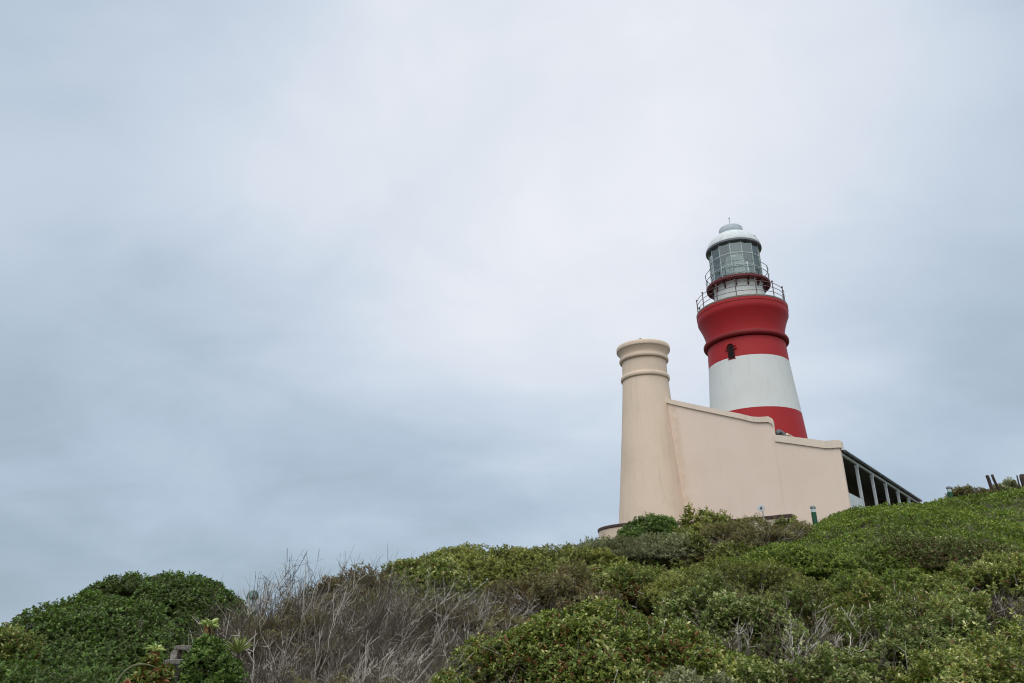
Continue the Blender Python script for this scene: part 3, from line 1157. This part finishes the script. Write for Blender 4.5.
def dry_bush(name, px, py, hw, y, label, n=420, lean=0.35, ry=None, leafy=0, leaf='dusty', seed=0, up=0.9, spread=0.35, rad=1.0, group=None):
    """leafless wind-dried shrub: many thin curving branched stems fanning out of a long foot"""
    rng = np.random.default_rng(500 + seed + int(px) * 3 + int(y * 10))
    top = at(px, py, y)
    dist = math.hypot(top.x, top.y)
    rx = hw / FPX * dist
    ry = ry or rx * 0.7
    zg = float(ground_z(top.x, top.y))
    hgt = max(top.z - zg, 0.5)
    zg = top.z - hgt
    root = empty(name, (top.x, top.y, zg))
    tag(root, label, 'dry bush', group)
    a, u = rng.uniform(0, 6.283, n), np.sqrt(rng.random(n))
    bx, by = rx * 0.9 * u * np.cos(a), ry * 0.9 * u * np.sin(a)
    env = np.sqrt(np.clip(1 - 0.75 * (bx / rx) ** 2 - 0.45 * (by / ry) ** 2, 0.1, 1))
    H = hgt * env * (0.45 + 0.49 * rng.random(n) ** 1.1)
    # a few leaders stand above the rest
    H = np.where(rng.random(n) < 0.03, H * 1.06, H)
    m = 9
    t = np.linspace(0, 1, m)[None, :]
    dirx = lean * H * rng.uniform(0.3, 1.3, n) + bx * spread
    diry = by * spread + rng.normal(size=n) * 0.12 * hgt
    curve = rng.uniform(1.1, 2.2, n)[:, None]
    P = np.stack([bx[:, None] + dirx[:, None] * t ** curve, by[:, None] + diry[:, None] * t ** curve, -0.06 + H[:, None] * t ** rng.uniform(0.75, 1.0, n)[:, None]], -1)
    bend = (rng.normal(size=n) * 0.14 * H)[:, None] * np.sin(math.pi * t * rng.uniform(0.7, 1.6, n)[:, None])
    ba = rng.uniform(0, 6.283, n)[:, None]
    P[..., 0] += bend * np.cos(ba)
    P[..., 1] += bend * np.sin(ba)
    wob = np.cumsum(rng.normal(size=P.shape) * 0.026 * hgt, axis=1)
    P = P + wob * np.array([1, 1, 0.25])
    br = Mesh()
    pale = rng.random(n) < 0.20
    tn = np.clip(rng.normal(size=n) * 0.14 + np.where(pale, 0.88, 0.30), 0, 1)
    rr = rng.uniform(0.0040, 0.0085, n) * rad * np.where(pale, 1.35, 1.0)
    stems_geo(br, P, rr, rr * 0.45, tn)
    br.build('branches', TWIG['grey'], root)
    tw = Mesh()
    tips = []
    for q in range(6):
        i0 = rng.integers(2, m - 1, n)
        s0 = P[np.arange(n), i0]
        tan = unit(P[np.arange(n), np.minimum(i0 + 1, m - 1)] - P[np.arange(n), i0 - 1])
        dirn = unit(tan + rng.normal(size=(n, 3)) * np.array([0.8, 0.8, 0.5]) + np.array([0, 0, 0.25]))
        L = rng.uniform(0.08, 0.26, n) * hgt
        k = 5
        tq = np.linspace(0, 1, k)[None, :, None]
        Q = s0[:, None] + dirn[:, None] * L[:, None, None] * tq + np.array([0, 0, 1.0]) * (0.25 * L)[:, None, None] * tq ** 2
        Q = Q + np.cumsum(rng.normal(size=Q.shape) * 0.014, axis=1)
        Q[:, 0] = s0
        stems_geo(tw, Q, rr * 0.55, rr * 0.25, np.clip(tn + rng.normal(size=n) * 0.1, 0, 1))
        for _ in range(3):                         # finest fork
            j = rng.integers(1, k - 1, n)
            s1 = Q[np.arange(n), j]
            d1 = unit(dirn + rng.normal(size=(n, 3)) * 0.7)
            l1 = L * rng.uniform(0.25, 0.6, n)
            W = s1[:, None] + d1[:, None] * l1[:, None, None] * np.linspace(0, 1, 3)[None, :, None]
            stems_geo(tw, W, rr * 0.42, rr * 0.22, np.clip(tn + 0.08, 0, 1))
            tips.append(W[:, -1])
        tips.append(Q[:, -1])
    tw.build('twigs', TWIG['grey'], root)
    if leafy:
        T = np.concatenate(tips)
        T = T[(rng.random(len(T)) < leafy) & (T[:, 2] < 0.62 * hgt)]
        fo = Mesh()
        sprigs(fo, T, rng.normal(size=(len(T), 3)) * 0.5 + np.array([0, 0, 1]), np.full(len(T), 0.022), 5, np.full(len(T), 0.45), rng, 0.4)
        fo.build('foliage', LEAF[leaf], root)
    return root


# ------------------------------------------------------------------ ground cover (uncountable)
def ground_cover(name, leaf, label, x0, x1, y0, y1, mask, base_sp, ln0, hgt, per=5, tint=0.5, n_max=60000, seed=0, aspect=0.45):
    rng = np.random.default_rng(seed)
    # even cover as seen along the slope: sample density falls with distance
    n = 400000
    y = y0 + (y1 - y0) * rng.random(n)
    x = x0 + (x1 - x0) * rng.random(n)
    dist = np.hypot(x, y)
    sp = base_sp * np.maximum(dist, 4) / 10
    dens = 1 / sp ** 2
    full = (x1 - x0) * (y1 - y0) / n
    keep = rng.random(n) < np.clip(dens * full, 0, 1)
    keep &= mask(x, y)
    x, y, dist = x[keep][:n_max], y[keep][:n_max], dist[keep][:n_max]
    xyz = np.stack([x, y, np.zeros_like(x)], -1)
    la, lb = Lumps(rng, 2.4), Lumps(rng, 0.8)
    lz = np.clip(0.55 + 0.30 * la(xyz) + 0.22 * lb(xyz), 0.05, 1.5)
    z = ground_z(x, y) + hgt * lz * (1 - 0.5 * rng.random(len(x)) ** 2)
    p = np.stack([x, y, z], -1)
    ax = np.array([0, 0, 1.0]) + rng.normal(size=p.shape) * 0.45
    me = Mesh()
    tt = np.clip(tint + 0.13 * lb(xyz * 0.7) + rng.normal(size=len(x)) * 0.12, 0, 1)
    sprigs(me, p, ax, ln0 * np.clip(dist / 14, 0.5, 1.8) * rng.uniform(0.7, 1.2, len(x)), per, tt, rng, aspect, stemlen=1.3)
    o = me.build(name, LEAF[leaf])
    tag(o, label, 'ground cover', kind='stuff')
    return o


def on_right_slope(x, y):
    return (x > 0.27 * y + 0.9) & ((x - K.x) * VD.x + (y - K.y) * VD.y < 0.3 + 20 * (x > 15.0 + 0.78 * (y - 30)))


ground_cover('creeping_carpet', 'carpet', 'bright green creeping ground cover over the right hand slope', 3, 34, 11, 38, on_right_slope, 0.036, 0.052, 0.20, 5, 0.52, 140000, 3)


def under_scrub(x, y):
    wall = (x - K.x) * VD.x + (y - K.y) * VD.y
    return ~(on_right_slope(x, y) & (y > 11)) & (wall < -0.6) & (np.hypot(x - RX, y - RY) > 2.9)


ground_cover('low_scrub', 'olive', 'low olive scrub filling the ground between the bushes', -12, 14, 2.0, 40, under_scrub, 0.075, 0.075, 0.28, 5, 0.42, 45000, 5)

# ------------------------------------------------------------------ the bushes, far to near
# beside the buildings
bush('evergreen_bush', 650, 517, 34, 31.5, 'glossy', 'dark green rounded bush growing against the round tower plinth', ln=0.10, per=6, depth=0.2, tint=0.35, stems=60, lump=0.07, finer=1.4)
bush('leafy_shrub', 592, 542, 26, 27.0, 'grey', 'pale grey green shrub at the left end of the round plinth', ln=0.09, per=5, tint=0.5, stems=50)
bush('leafy_shrub', 708, 516, 30, 29.5, 'olive', 'yellowish olive shrub with ragged top right of the dark plinth bush', ln=0.12, per=5, tint=0.6, stems=70, lump=0.2, out=0.35)
bush('heath_shrub', 752, 522, 50, 27.5, 'dusty', 'fine stemmed grey green shrub in front of the brown edged wall plinth', ln=0.085, per=5, tint=0.7, stems=260, aspect=0.25, out=0.15, twig='grey', bare=0.25)
bush('leafy_shrub', 784, 519, 16, 28.6, 'olive', 'small olive shrub where the brown plinth edge ends', ln=0.10, per=5, tint=0.55, stems=50, lump=0.2, out=0.3)
dry_bush('dry_tuft', 795, 515, 9, 29.2, 'thin brown dry tuft beside the green bollard light by the wall', n=60, lean=0.1, rad=1.6)
bush('silver_shrub', 1004, 481.5, 15, 33.0, 'grey', 'silvery shrub on the hilltop right of two dark posts', ln=0.08, per=6, tint=0.75, stems=40, lump=0.12, hmin=0.7)
bush('dry_shrub', 969, 489, 20, 32.0, 'dusty', 'low brownish shrub between the hilltop bollard and dark posts', ln=0.075, per=5, tint=0.45, stems=60, lump=0.10, hmin=0.5, bare=0.2)

# middle distance
bush('grey_shrub', 650, 540, 85, 22.5, 'grey', 'broad grey green shrub sloping up to the round tower plinth', ln=0.075, per=6, tint=0.50, stems=120, aspect=0.3, boxy=0.85, lump=0.07)
bush('leafy_shrub', 705, 543, 46, 21.0, 'olive', 'brownish olive shrub below the yellowish one near the tower', ln=0.085, per=5, tint=0.35, stems=120, bare=0.25)
bush('evergreen_bush', 825, 548, 105, 18.0, 'carpet', 'wide mid green bush below the bright carpet and the bollard light', ln=0.060, per=6, tint=0.42, stems=100, boxy=0.75, lump=0.08, finer=1.3)
bush('grey_shrub', 930, 539, 75, 17.0, 'heath', 'dull dark green shrub patch in the middle of the right slope', ln=0.050, per=5, tint=0.36, stems=100, boxy=0.75, twig='grey', hmin=0.4, lump=0.06)
bush('ridge_bush', 485, 548, 95, 15.5, 'olive', 'long smooth green bush forming the ridge top left of the grey shrub', ln=0.055, per=6, tint=0.62, stems=60, boxy=0.75, lump=0.06, finer=1.3)
bush('ridge_bush', 560, 549, 70, 17.0, 'olive', 'darker green ridge bush next to the grey shrub', ln=0.058, per=6, tint=0.52, stems=60, boxy=0.75, lump=0.06, finer=1.3)
bush('ridge_bush', 428, 557, 52, 13.6, 'tipped', 'yellowish green bush at the left end of the leafy ridge', ln=0.046, per=6, tint=0.52, stems=60, boxy=0.8, lump=0.07, finer=1.2)
bush('dusty_shrub', 350, 566, 60, 11.5, 'dusty', 'round brownish shrub rising behind the grey twigs', ln=0.042, per=5, tint=0.35, stems=200, twig='grey', out=0.1)
bush('dusty_shrub', 550, 576, 75, 12.0, 'dusty', 'brown dying shrub below the ridge bushes', ln=0.040, per=5, tint=0.42, stems=400, bare=0.42, twig='grey', out=0.05)
bush('leafy_shrub', 640, 564, 75, 13.5, 'tipped', 'olive shrub with rusty tints beneath the broad grey shrub', ln=0.043, per=6, tint=0.46, stems=200, bare=0.2, twig='grey', boxy=0.8, lump=0.08)
bush('leafy_shrub', 735, 562, 85, 13.0, 'olive', 'soft grey olive shrub left of the wide mid green bush', ln=0.042, per=6, tint=0.58, stems=200, bare=0.2, twig='grey', aspect=0.35, boxy=0.8, lump=0.08)
bush('heath_bush', 1000, 563, 85, 12.5, 'tipped', 'yellow topped bush at the right edge with bare brown flank', ln=0.040, per=6, tint=0.55, stems=800, bare=0.55, out=0.015, twig='grey', boxy=0.8)
bush('leafy_shrub', 868, 574, 75, 14.0, 'carpet', 'green shrub filling the hollow below the wide mid green bush', ln=0.045, per=6, tint=0.36, stems=100, boxy=0.8, lump=0.08)
bush('heath_bush', 905, 590, 78, 10.8, 'tipped', 'dull green bush in front of the yellow topped bush', ln=0.034, per=6, tint=0.46, stems=600, bare=0.42, out=0.015, twig='grey')

# the dry grey thicket
dry_bush('dry_bush', 335, 549, 105, 8.6, 'tall pale grey twiggy bush sticking into the sky', n=560, lean=0.20, leafy=0.05, rad=0.72, up=1.0)
dry_bush('dry_bush', 262, 572, 40, 7.6, 'thin upright grey twigs in front of the green capped bollard light', n=64, lean=0.12, rad=1.0)
dry_bush('dry_bush', 430, 572, 85, 9.4, 'brownish grey leaning twig bush under the yellowish ridge bush', n=480, lean=0.4, leafy=0.12, leaf='olive', rad=0.85)
dry_bush('dry_bush', 330, 604, 95, 6.6, 'dense tangled grey twig bush at the bottom of the thicket', n=230, lean=0.3, leafy=0.05, rad=0.75)
dry_bush('dry_bush', 480, 604, 70, 8.0, 'darker leaning twig bush beside the yellow tipped mound', n=300, lean=0.5, leafy=0.10, rad=0.8)
dry_bush('dry_bush', 405, 625, 75, 6.0, 'low sprawling grey twigs along the bottom edge of the thicket', n=170, lean=0.5, leafy=0.02, rad=0.75)
dry_bush('dry_bush', 212, 600, 34, 6.4, 'sparse forked grey twigs by the wooden steps', n=44, lean=0.05, rad=0.95)
dry_bush('dry_bush', 262, 628, 48, 6.2, 'grey brown tangle joining the small fresh green bush to the thicket', n=170, lean=0.15, leafy=0.04, rad=0.75, seed=8)
dry_bush('dry_bush', 345, 648, 95, 5.3, 'low dark woody tangle running down to the bottom edge', n=240, lean=0.35, leafy=0.06, rad=0.65, seed=9)

bush('undergrowth_bush', 300, 612, 70, 8.4, 'dusty', 'brownish leafy undergrowth deep inside the tall pale twigs', ln=0.030, per=5, tint=0.42, stems=160, bare=0.35, twig='grey', lump=0.14)
bush('undergrowth_bush', 395, 592, 62, 9.9, 'olive', 'olive leafy undergrowth showing between the leaning brownish twigs', ln=0.034, per=5, tint=0.40, stems=160, bare=0.35, twig='grey', lump=0.14)
bush('undergrowth_bush', 340, 676, 70, 5.6, 'dusty', 'low olive brown leaves under the twigs along the bottom edge', ln=0.022, per=5, tint=0.55, stems=260, bare=0.45, twig='grey', lump=0.14)
bush('undergrowth_bush', 470, 602, 60, 9.0, 'dusty', 'dark brownish undergrowth below the leaning twigs beside the mound', ln=0.032, per=5, tint=0.40, stems=200, bare=0.40, twig='grey', lump=0.12)

dry_bush('twisted_bush', 755, 604, 72, 7.0, 'tangle of pale twisted stems on the face of the wide olive mound', n=200, lean=0.25, leafy=0.08, leaf='heath', rad=1.25, seed=3)
dry_bush('twisted_bush', 850, 622, 62, 6.6, 'knot of bare grey stems low in the olive bush right of centre', n=220, lean=-0.1, leafy=0.08, leaf='heath', rad=0.9, seed=4)
dry_bush('twisted_bush', 990, 584, 55, 10.9, 'bare brown twig face under the yellow topped bush at the right edge', n=240, lean=-0.25, leafy=0.06, rad=1.0, seed=5)
dry_bush('twisted_bush', 655, 645, 65, 5.9, 'fine grey twigs along the bottom front of the large mound', n=130, lean=0.15, leafy=0.15, leaf='tipped', rad=0.75, seed=6)

# left side
bush('evergreen_bush', 160, 573, 86, 9.5, 'glossy', 'dark bush with ragged top behind the big left mound', ln=0.034, per=6, tint=0.28, stems=120, bare=0.12, lump=0.03, finer=1.6, aspect=0.55, boxy=0.65, pw=2.6)
bush('evergreen_mound', 104, 595, 122, 7.4, 'glossy', 'big smooth rounded green mound at the left edge', ln=0.026, per=6, tint=0.34, stems=60, lump=0.05, boxy=1.0, finer=1.7, aspect=0.6, pw=1.8)
bush('evergreen_mound', -10, 632, 55, 6.4, 'tipped', 'brownish green bush cut by the left edge of the view', ln=0.028, per=6, tint=0.36, stems=120, lump=0.10, boxy=0.9)
bush('leafy_bush', 60, 660, 80, 5.2, 'glossy', 'dark leafy bush in the bottom left corner', ln=0.025, per=6, tint=0.30, stems=60, lump=0.10, pw=2.0)
bush('leafy_bush', 216, 632, 32, 5.7, 'glossy', 'small fresh green bush right of the wooden steps', ln=0.026, per=6, tint=0.52, stems=60, lump=0.12)

bush('leafy_bush', 152, 654, 30, 4.9, 'tipped', 'small reddish leaved plant clump beneath the arching strap leaf', ln=0.026, per=6, tint=0.35, stems=40, lump=0.12)

# foreground
bush('heath_mound', 775, 590, 135, 8.4, 'heath', 'wide olive mound with bare twisted grey stems showing', ln=0.035, per=6, tint=0.50, stems=900, bare=0.42, out=0.015, twig='grey', boxy=0.85, lump=0.12, finer=1.4, aspect=0.55, pw=2.0)
bush('heath_mound', 605, 601, 172, 6.3, 'tipped', 'large foreground mound with yellow and red tipped leaves', ln=0.029, per=6, tint=0.52, stems=500, bare=0.04, out=0.015, twig='grey', boxy=0.9, lump=0.055, pw=1.9, ry=1.0, finer=1.5, aspect=0.55)
bush('heath_bush', 890, 618, 110, 7.0, 'heath', 'olive bush with bare lower stems right of the wide olive mound', ln=0.031, per=6, tint=0.48, stems=700, bare=0.34, out=0.015, twig='grey', lump=0.10, boxy=0.85, finer=1.4, aspect=0.55, pw=2.0)
bush('leafy_bush', 1000, 645, 100, 5.6, 'tipped', 'fresh yellow green bush in the bottom right corner', ln=0.030, per=6, tint=0.62, stems=120, lump=0.12)
bush('leafy_bush', 800, 662, 80, 5.4, 'heath', 'loose green bush at the bottom between twisted stems', ln=0.030, per=6, tint=0.66, stems=120, bare=0.2, lump=0.12)
bush('leafy_bush', 700, 668, 60, 5.0, 'grey', 'low grey green bush at the bottom below the large mound', ln=0.030, per=6, tint=0.50, stems=140, bare=0.25, twig='grey', lump=0.14)
bush('leafy_bush', 455, 676, 40, 5.4, 'tipped', 'small yellow leaved bush at the foot of the large mound', ln=0.026, per=6, tint=0.52, stems=60, lump=0.10)

# ------------------------------------------------------------------ small things
def bollard(px, py, y, label, hgt=0.95, cap='gutter', glass='lamp_glass', r=0.095, lean=0.0):
    p = at(px, py, y)
    root = empty('bollard_light', (p.x, p.y, p.z - hgt))
    root.rotation_euler = (0, lean, 0)
    tag(root, label, 'bollard light', 'bollard lights on the hill')
    hb = hgt - 0.27
    b = bmesh.new()
    lathe(b, [(0, -0.3), (r, -0.3), (r, hb), (r * 0.8, hb + 0.015), (0, hb + 0.015)], 24)
    build('post', b, M['green_paint'], root, 40)
    b = bmesh.new()
    lathe(b, [(0, hb + 0.016), (r * 0.86, hb + 0.016), (r * 0.86, hb + 0.155), (0, hb + 0.155)], 24)
    build('lamp_glass', b, M[glass], root, 40)
    b = bmesh.new()
    lathe(b, [(0, hb + 0.156), (r * 1.12, hb + 0.156), (r * 1.14, hb + 0.175), (r * 1.05, hb + 0.215), (r * 0.7, hb + 0.25), (0, hb + 0.27)], 24)
    build('cap', b, M[cap], root, 40)
    return root


bollard(812.5, 505.5, 28.3, 'green bollard light with white lamp standing before the cream wall', 1.05)
bollard(948.3, 486.0, 31.0, 'hilltop bollard light alone at the crest of the right slope', 0.95)
bollard(253.5, 590.0, 10.5, 'green capped bollard light half hidden behind the grey twigs', 1.0, 'teal_paint', r=0.072)

# floodlight on the wall behind the brown edge
p = at(762, 508.5, 31.6)
fl = empty('floodlight', p, brot + math.pi)
tag(fl, 'small round white floodlight above the brown plinth edge', 'floodlight')
b = bmesh.new()
lathe(b, [(0, -0.02), (0.10, -0.02), (0.15, 0.08), (0.155, 0.12), (0.14, 0.125), (0.05, 0.11), (0, 0.11)], 20)
for v in b.verts:
    v.co = Vector((v.co.x, -v.co.z, v.co.y))
build('housing', b, M['white_metal'], fl, 40)
b = bmesh.new()
lathe(b, [(0, 0.112), (0.06, 0.112), (0.045, 0.135), (0, 0.14)], 16)
for v in b.verts:
    v.co = Vector((v.co.x, -v.co.z, v.co.y))
build('bulb', b, M['rail'], fl, 40)
b = bmesh.new()
tube(b, [(0, 0.02, 0), (0, 0.05, -0.12), (0, 0.05, -0.55)], 0.022, 8)
build('bracket', b, M['grey_metal'], fl, 50)


def wooden_post(px, py, y, hgt, r, tx, ty, label, cat='post', name='wooden_post', group=None):
    p = at(px, py, y)
    b = bmesh.new()
    rng = random.Random(int(px * 10))
    n, rings = 12, 9
    prof_ = [(r * (1.08 - 0.16 * k / (rings - 1)) * rng.uniform(0.96, 1.05), -0.3 + (hgt + 0.3) * k / (rings - 1)) for k in range(rings)]
    lathe(b, [(0, -0.3)] + prof_ + [(r * 0.55, hgt + r * 0.30), (0, hgt + r * 0.36)], n)
    for v in b.verts:
        v.co.x += 0.012 * math.sin(v.co.z * 9 + px)
        v.co.y += 0.010 * math.cos(v.co.z * 7 + px)
    o = build(name, b, M['post_wood'], None, 50)
    o.location = (p.x - tx * hgt, p.y, p.z - hgt)
    o.rotation_euler = (ty, math.atan(tx), 0)
    tag(o, label, cat, group)
    return o


wooden_post(987.0, 475.5, 31.5, 0.95, 0.075, -0.13, 0.0, 'thicker dark wooden post on the hilltop leaning left beside a thinner one')
wooden_post(991.0, 474.5, 31.7, 0.95, 0.055, -0.22, 0.05, 'thinner dark wooden post close beside the thicker hilltop post')
wooden_post(1022.0, 475.0, 31.5, 0.95, 0.12, 0.02, 0.0, 'stout dark stump cut by the right edge of the view', 'stump', 'wooden_stump')
wooden_post(1016.8, 475.5, 31.0, 0.95, 0.03, 0.0, 0.0, 'slim stake standing next to the stout stump on the hilltop', 'stake', 'wooden_stake')

# grey wooden steps in the gap left of the twigs
p = at(196, 640, 6.3)
st = empty('wooden_steps', (p.x, p.y, p.z - 0.12), R(12))
tag(st, 'weathered grey wooden steps between the green mound and the twigs', 'steps')
for k in range(2):
    b = bmesh.new()
    box(b, (-0.20, -0.09, -0.016), (0.20, 0.09, 0.016), 0.005)
    o = build('tread', b, M['wood'], st)
    o.location = (0.02 * k, 0.20 * k, -0.04 + 0.10 * k)
for sx in (-0.17, 0.17):
    b = bmesh.new()
    prism(b, [(-0.12, -0.75), (-0.12, -0.060), (0.09, -0.058), (0.11, 0.040), (0.30, 0.042), (0.30, -0.75)], sx - 0.025, sx + 0.025)
    for v in b.verts:
        v.co = Vector((v.co.y, v.co.x, v.co.z))
    build('stringer', b, M['wood'], st)


def strap_leaf(mesh, pts, w, tint, cup=0.25):
    """one long channelled leaf along a polyline"""
    P = np.array(pts, float)
    t = np.linspace(0, 1, 24)
    src = np.linspace(0, 1, len(P))
    C = np.stack([np.interp(t, src, P[:, i]) for i in range(3)], -1)
    for _ in range(6):
        C[1:-1] = (C[:-2] + 2 * C[1:-1] + C[2:]) / 4
    d = unit(np.gradient(C, axis=0))
    s = unit(np.cross(d, np.array([0.15, 0.9, 0.45])))
    nn = np.cross(s, d)
    wd = w * np.minimum(1, (1 - t) * 2.2) ** 0.7 * (0.75 + 0.25 * np.sin(math.pi * t))
    rows = [C + s * (wd * q)[:, None] + nn * (wd * cup * q * q * 2)[:, None] for q in (-0.5, -0.25, 0, 0.25, 0.5)]
    rows += [C + s * (wd * q)[:, None] + nn * (wd * (cup * q * q * 2 - 0.16))[:, None] for q in (0.42, 0, -0.42)]
    v = np.stack(rows, 1).reshape(-1, 3)
    k = np.arange(23)[:, None] * 8
    f = np.concatenate([k + np.array([a, (a + 1) % 8, 8 + (a + 1) % 8, 8 + a]) for a in range(8)])
    mesh.add(v, f, np.full(len(v), tint))


def rosette(name, px, py, y, n, L, w, label, tint=0.8, up=0.5, stalk=0.35, seed=0, leaf='succulent', dead=0):
    rng = np.random.default_rng(seed)
    p = at(px, py, y)
    root = empty(name, (p.x, p.y, p.z - stalk))
    tag(root, label, 'succulent')
    me = Mesh()
    for k in range(n):
        a = 2.399 * k + rng.uniform(-0.2, 0.2)
        e = up + 0.9 * (k / n) + rng.uniform(-0.1, 0.1)
        l = L * rng.uniform(0.75, 1.1)
        pts = [(0, 0, stalk - 0.04)]
        for q in (0.35, 0.7, 1.0):
            ee = e - 0.35 * q
            pts.append((math.cos(a) * math.cos(ee) * l * q, math.sin(a) * math.cos(ee) * l * q, stalk - 0.04 + math.sin(ee) * l * q))
        strap_leaf(me, pts, w, np.clip(tint + rng.normal() * 0.1, 0, 1))
    me.build('leaves', LEAF[leaf], root)
    if dead:
        md = Mesh()
        for k in range(dead):
            a = rng.uniform(0, 6.28)
            l = L * rng.uniform(0.4, 1.0)
            zt_ = stalk * rng.uniform(0.35, 0.95)
            dz_ = L * rng.uniform(0.1, 0.9)
            strap_leaf(md, [(0, 0, zt_), (math.cos(a) * l * 0.35, math.sin(a) * l * 0.35, zt_ - dz_ * 0.25), (math.cos(a) * l * 0.55, math.sin(a) * l * 0.55, zt_ - dz_)], w * 0.45, rng.uniform(0, 0.12))
        o = md.build('dead_leaves', LEAF['succulent'], root)
        tag(o, 'rust brown dead leaves hanging under the rosette')
    b = bmesh.new()
    tube(b, [(0, 0, -0.3), (0.01, 0, stalk * 0.5), (0, 0, stalk)], 0.008, 8)
    build('stem', b, M['post_wood'], root, 50)
    return root


rosette('succulent_plant', 210, 620, 5.72, 17, 0.085, 0.024, 'pale green rosette with rusty dead leaves above the small bush', 0.85, 0.25, 0.16, 3, dead=26)
rosette('succulent_plant', 238, 648, 5.70, 34, 0.15, 0.012, 'spiky green rosette among the sparse grey twigs', 0.40, 0.75, 0.06, 5)
rosette('succulent_plant', 156, 645, 4.93, 17, 0.07, 0.022, 'yellow green rosette with rusty leaves beside the arching strap leaf', 0.9, 0.4, 0.14, 7, dead=30)

# the long arching strap leaf at the bottom left, and the curled orange frond on the slope
p = at(128, 690, 4.3)
root = empty('strap_plant', p)
tag(root, 'long pale arching strap leaf at the bottom left of the view', 'succulent')
me = Mesh()
q = [at(*v) - p for v in ((112, 690, 4.3), (122, 673, 4.3), (134, 665, 4.28), (147, 664, 4.26), (160, 669, 4.24))]
strap_leaf(me, [tuple(v) for v in q], 0.015, 0.55)
me.build('leaf', LEAF['grey'], root)
me = Mesh()
q = [at(*v) - p for v in ((118, 692, 4.35), (128, 680, 4.35), (134, 690, 4.3))]
strap_leaf(me, [tuple(v) for v in q], 0.026, 0.02)
me.build('dead_leaf', LEAF['succulent'], root)
p = at(590, 585, 12.0)
root = empty('curled_frond', p)
tag(root, 'orange brown curled dead frond on top of the brown shrub', 'frond')
me = Mesh()
q = [at(*v) - p for v in ((586, 582, 12.0), (588, 573, 12.0), (594, 568.5, 11.98), (601, 567.5, 11.95), (606, 570.5, 11.92))]
strap_leaf(me, [tuple(v) for v in q], 0.028, 0.10)
me.build('blade', LEAF['succulent'], root)
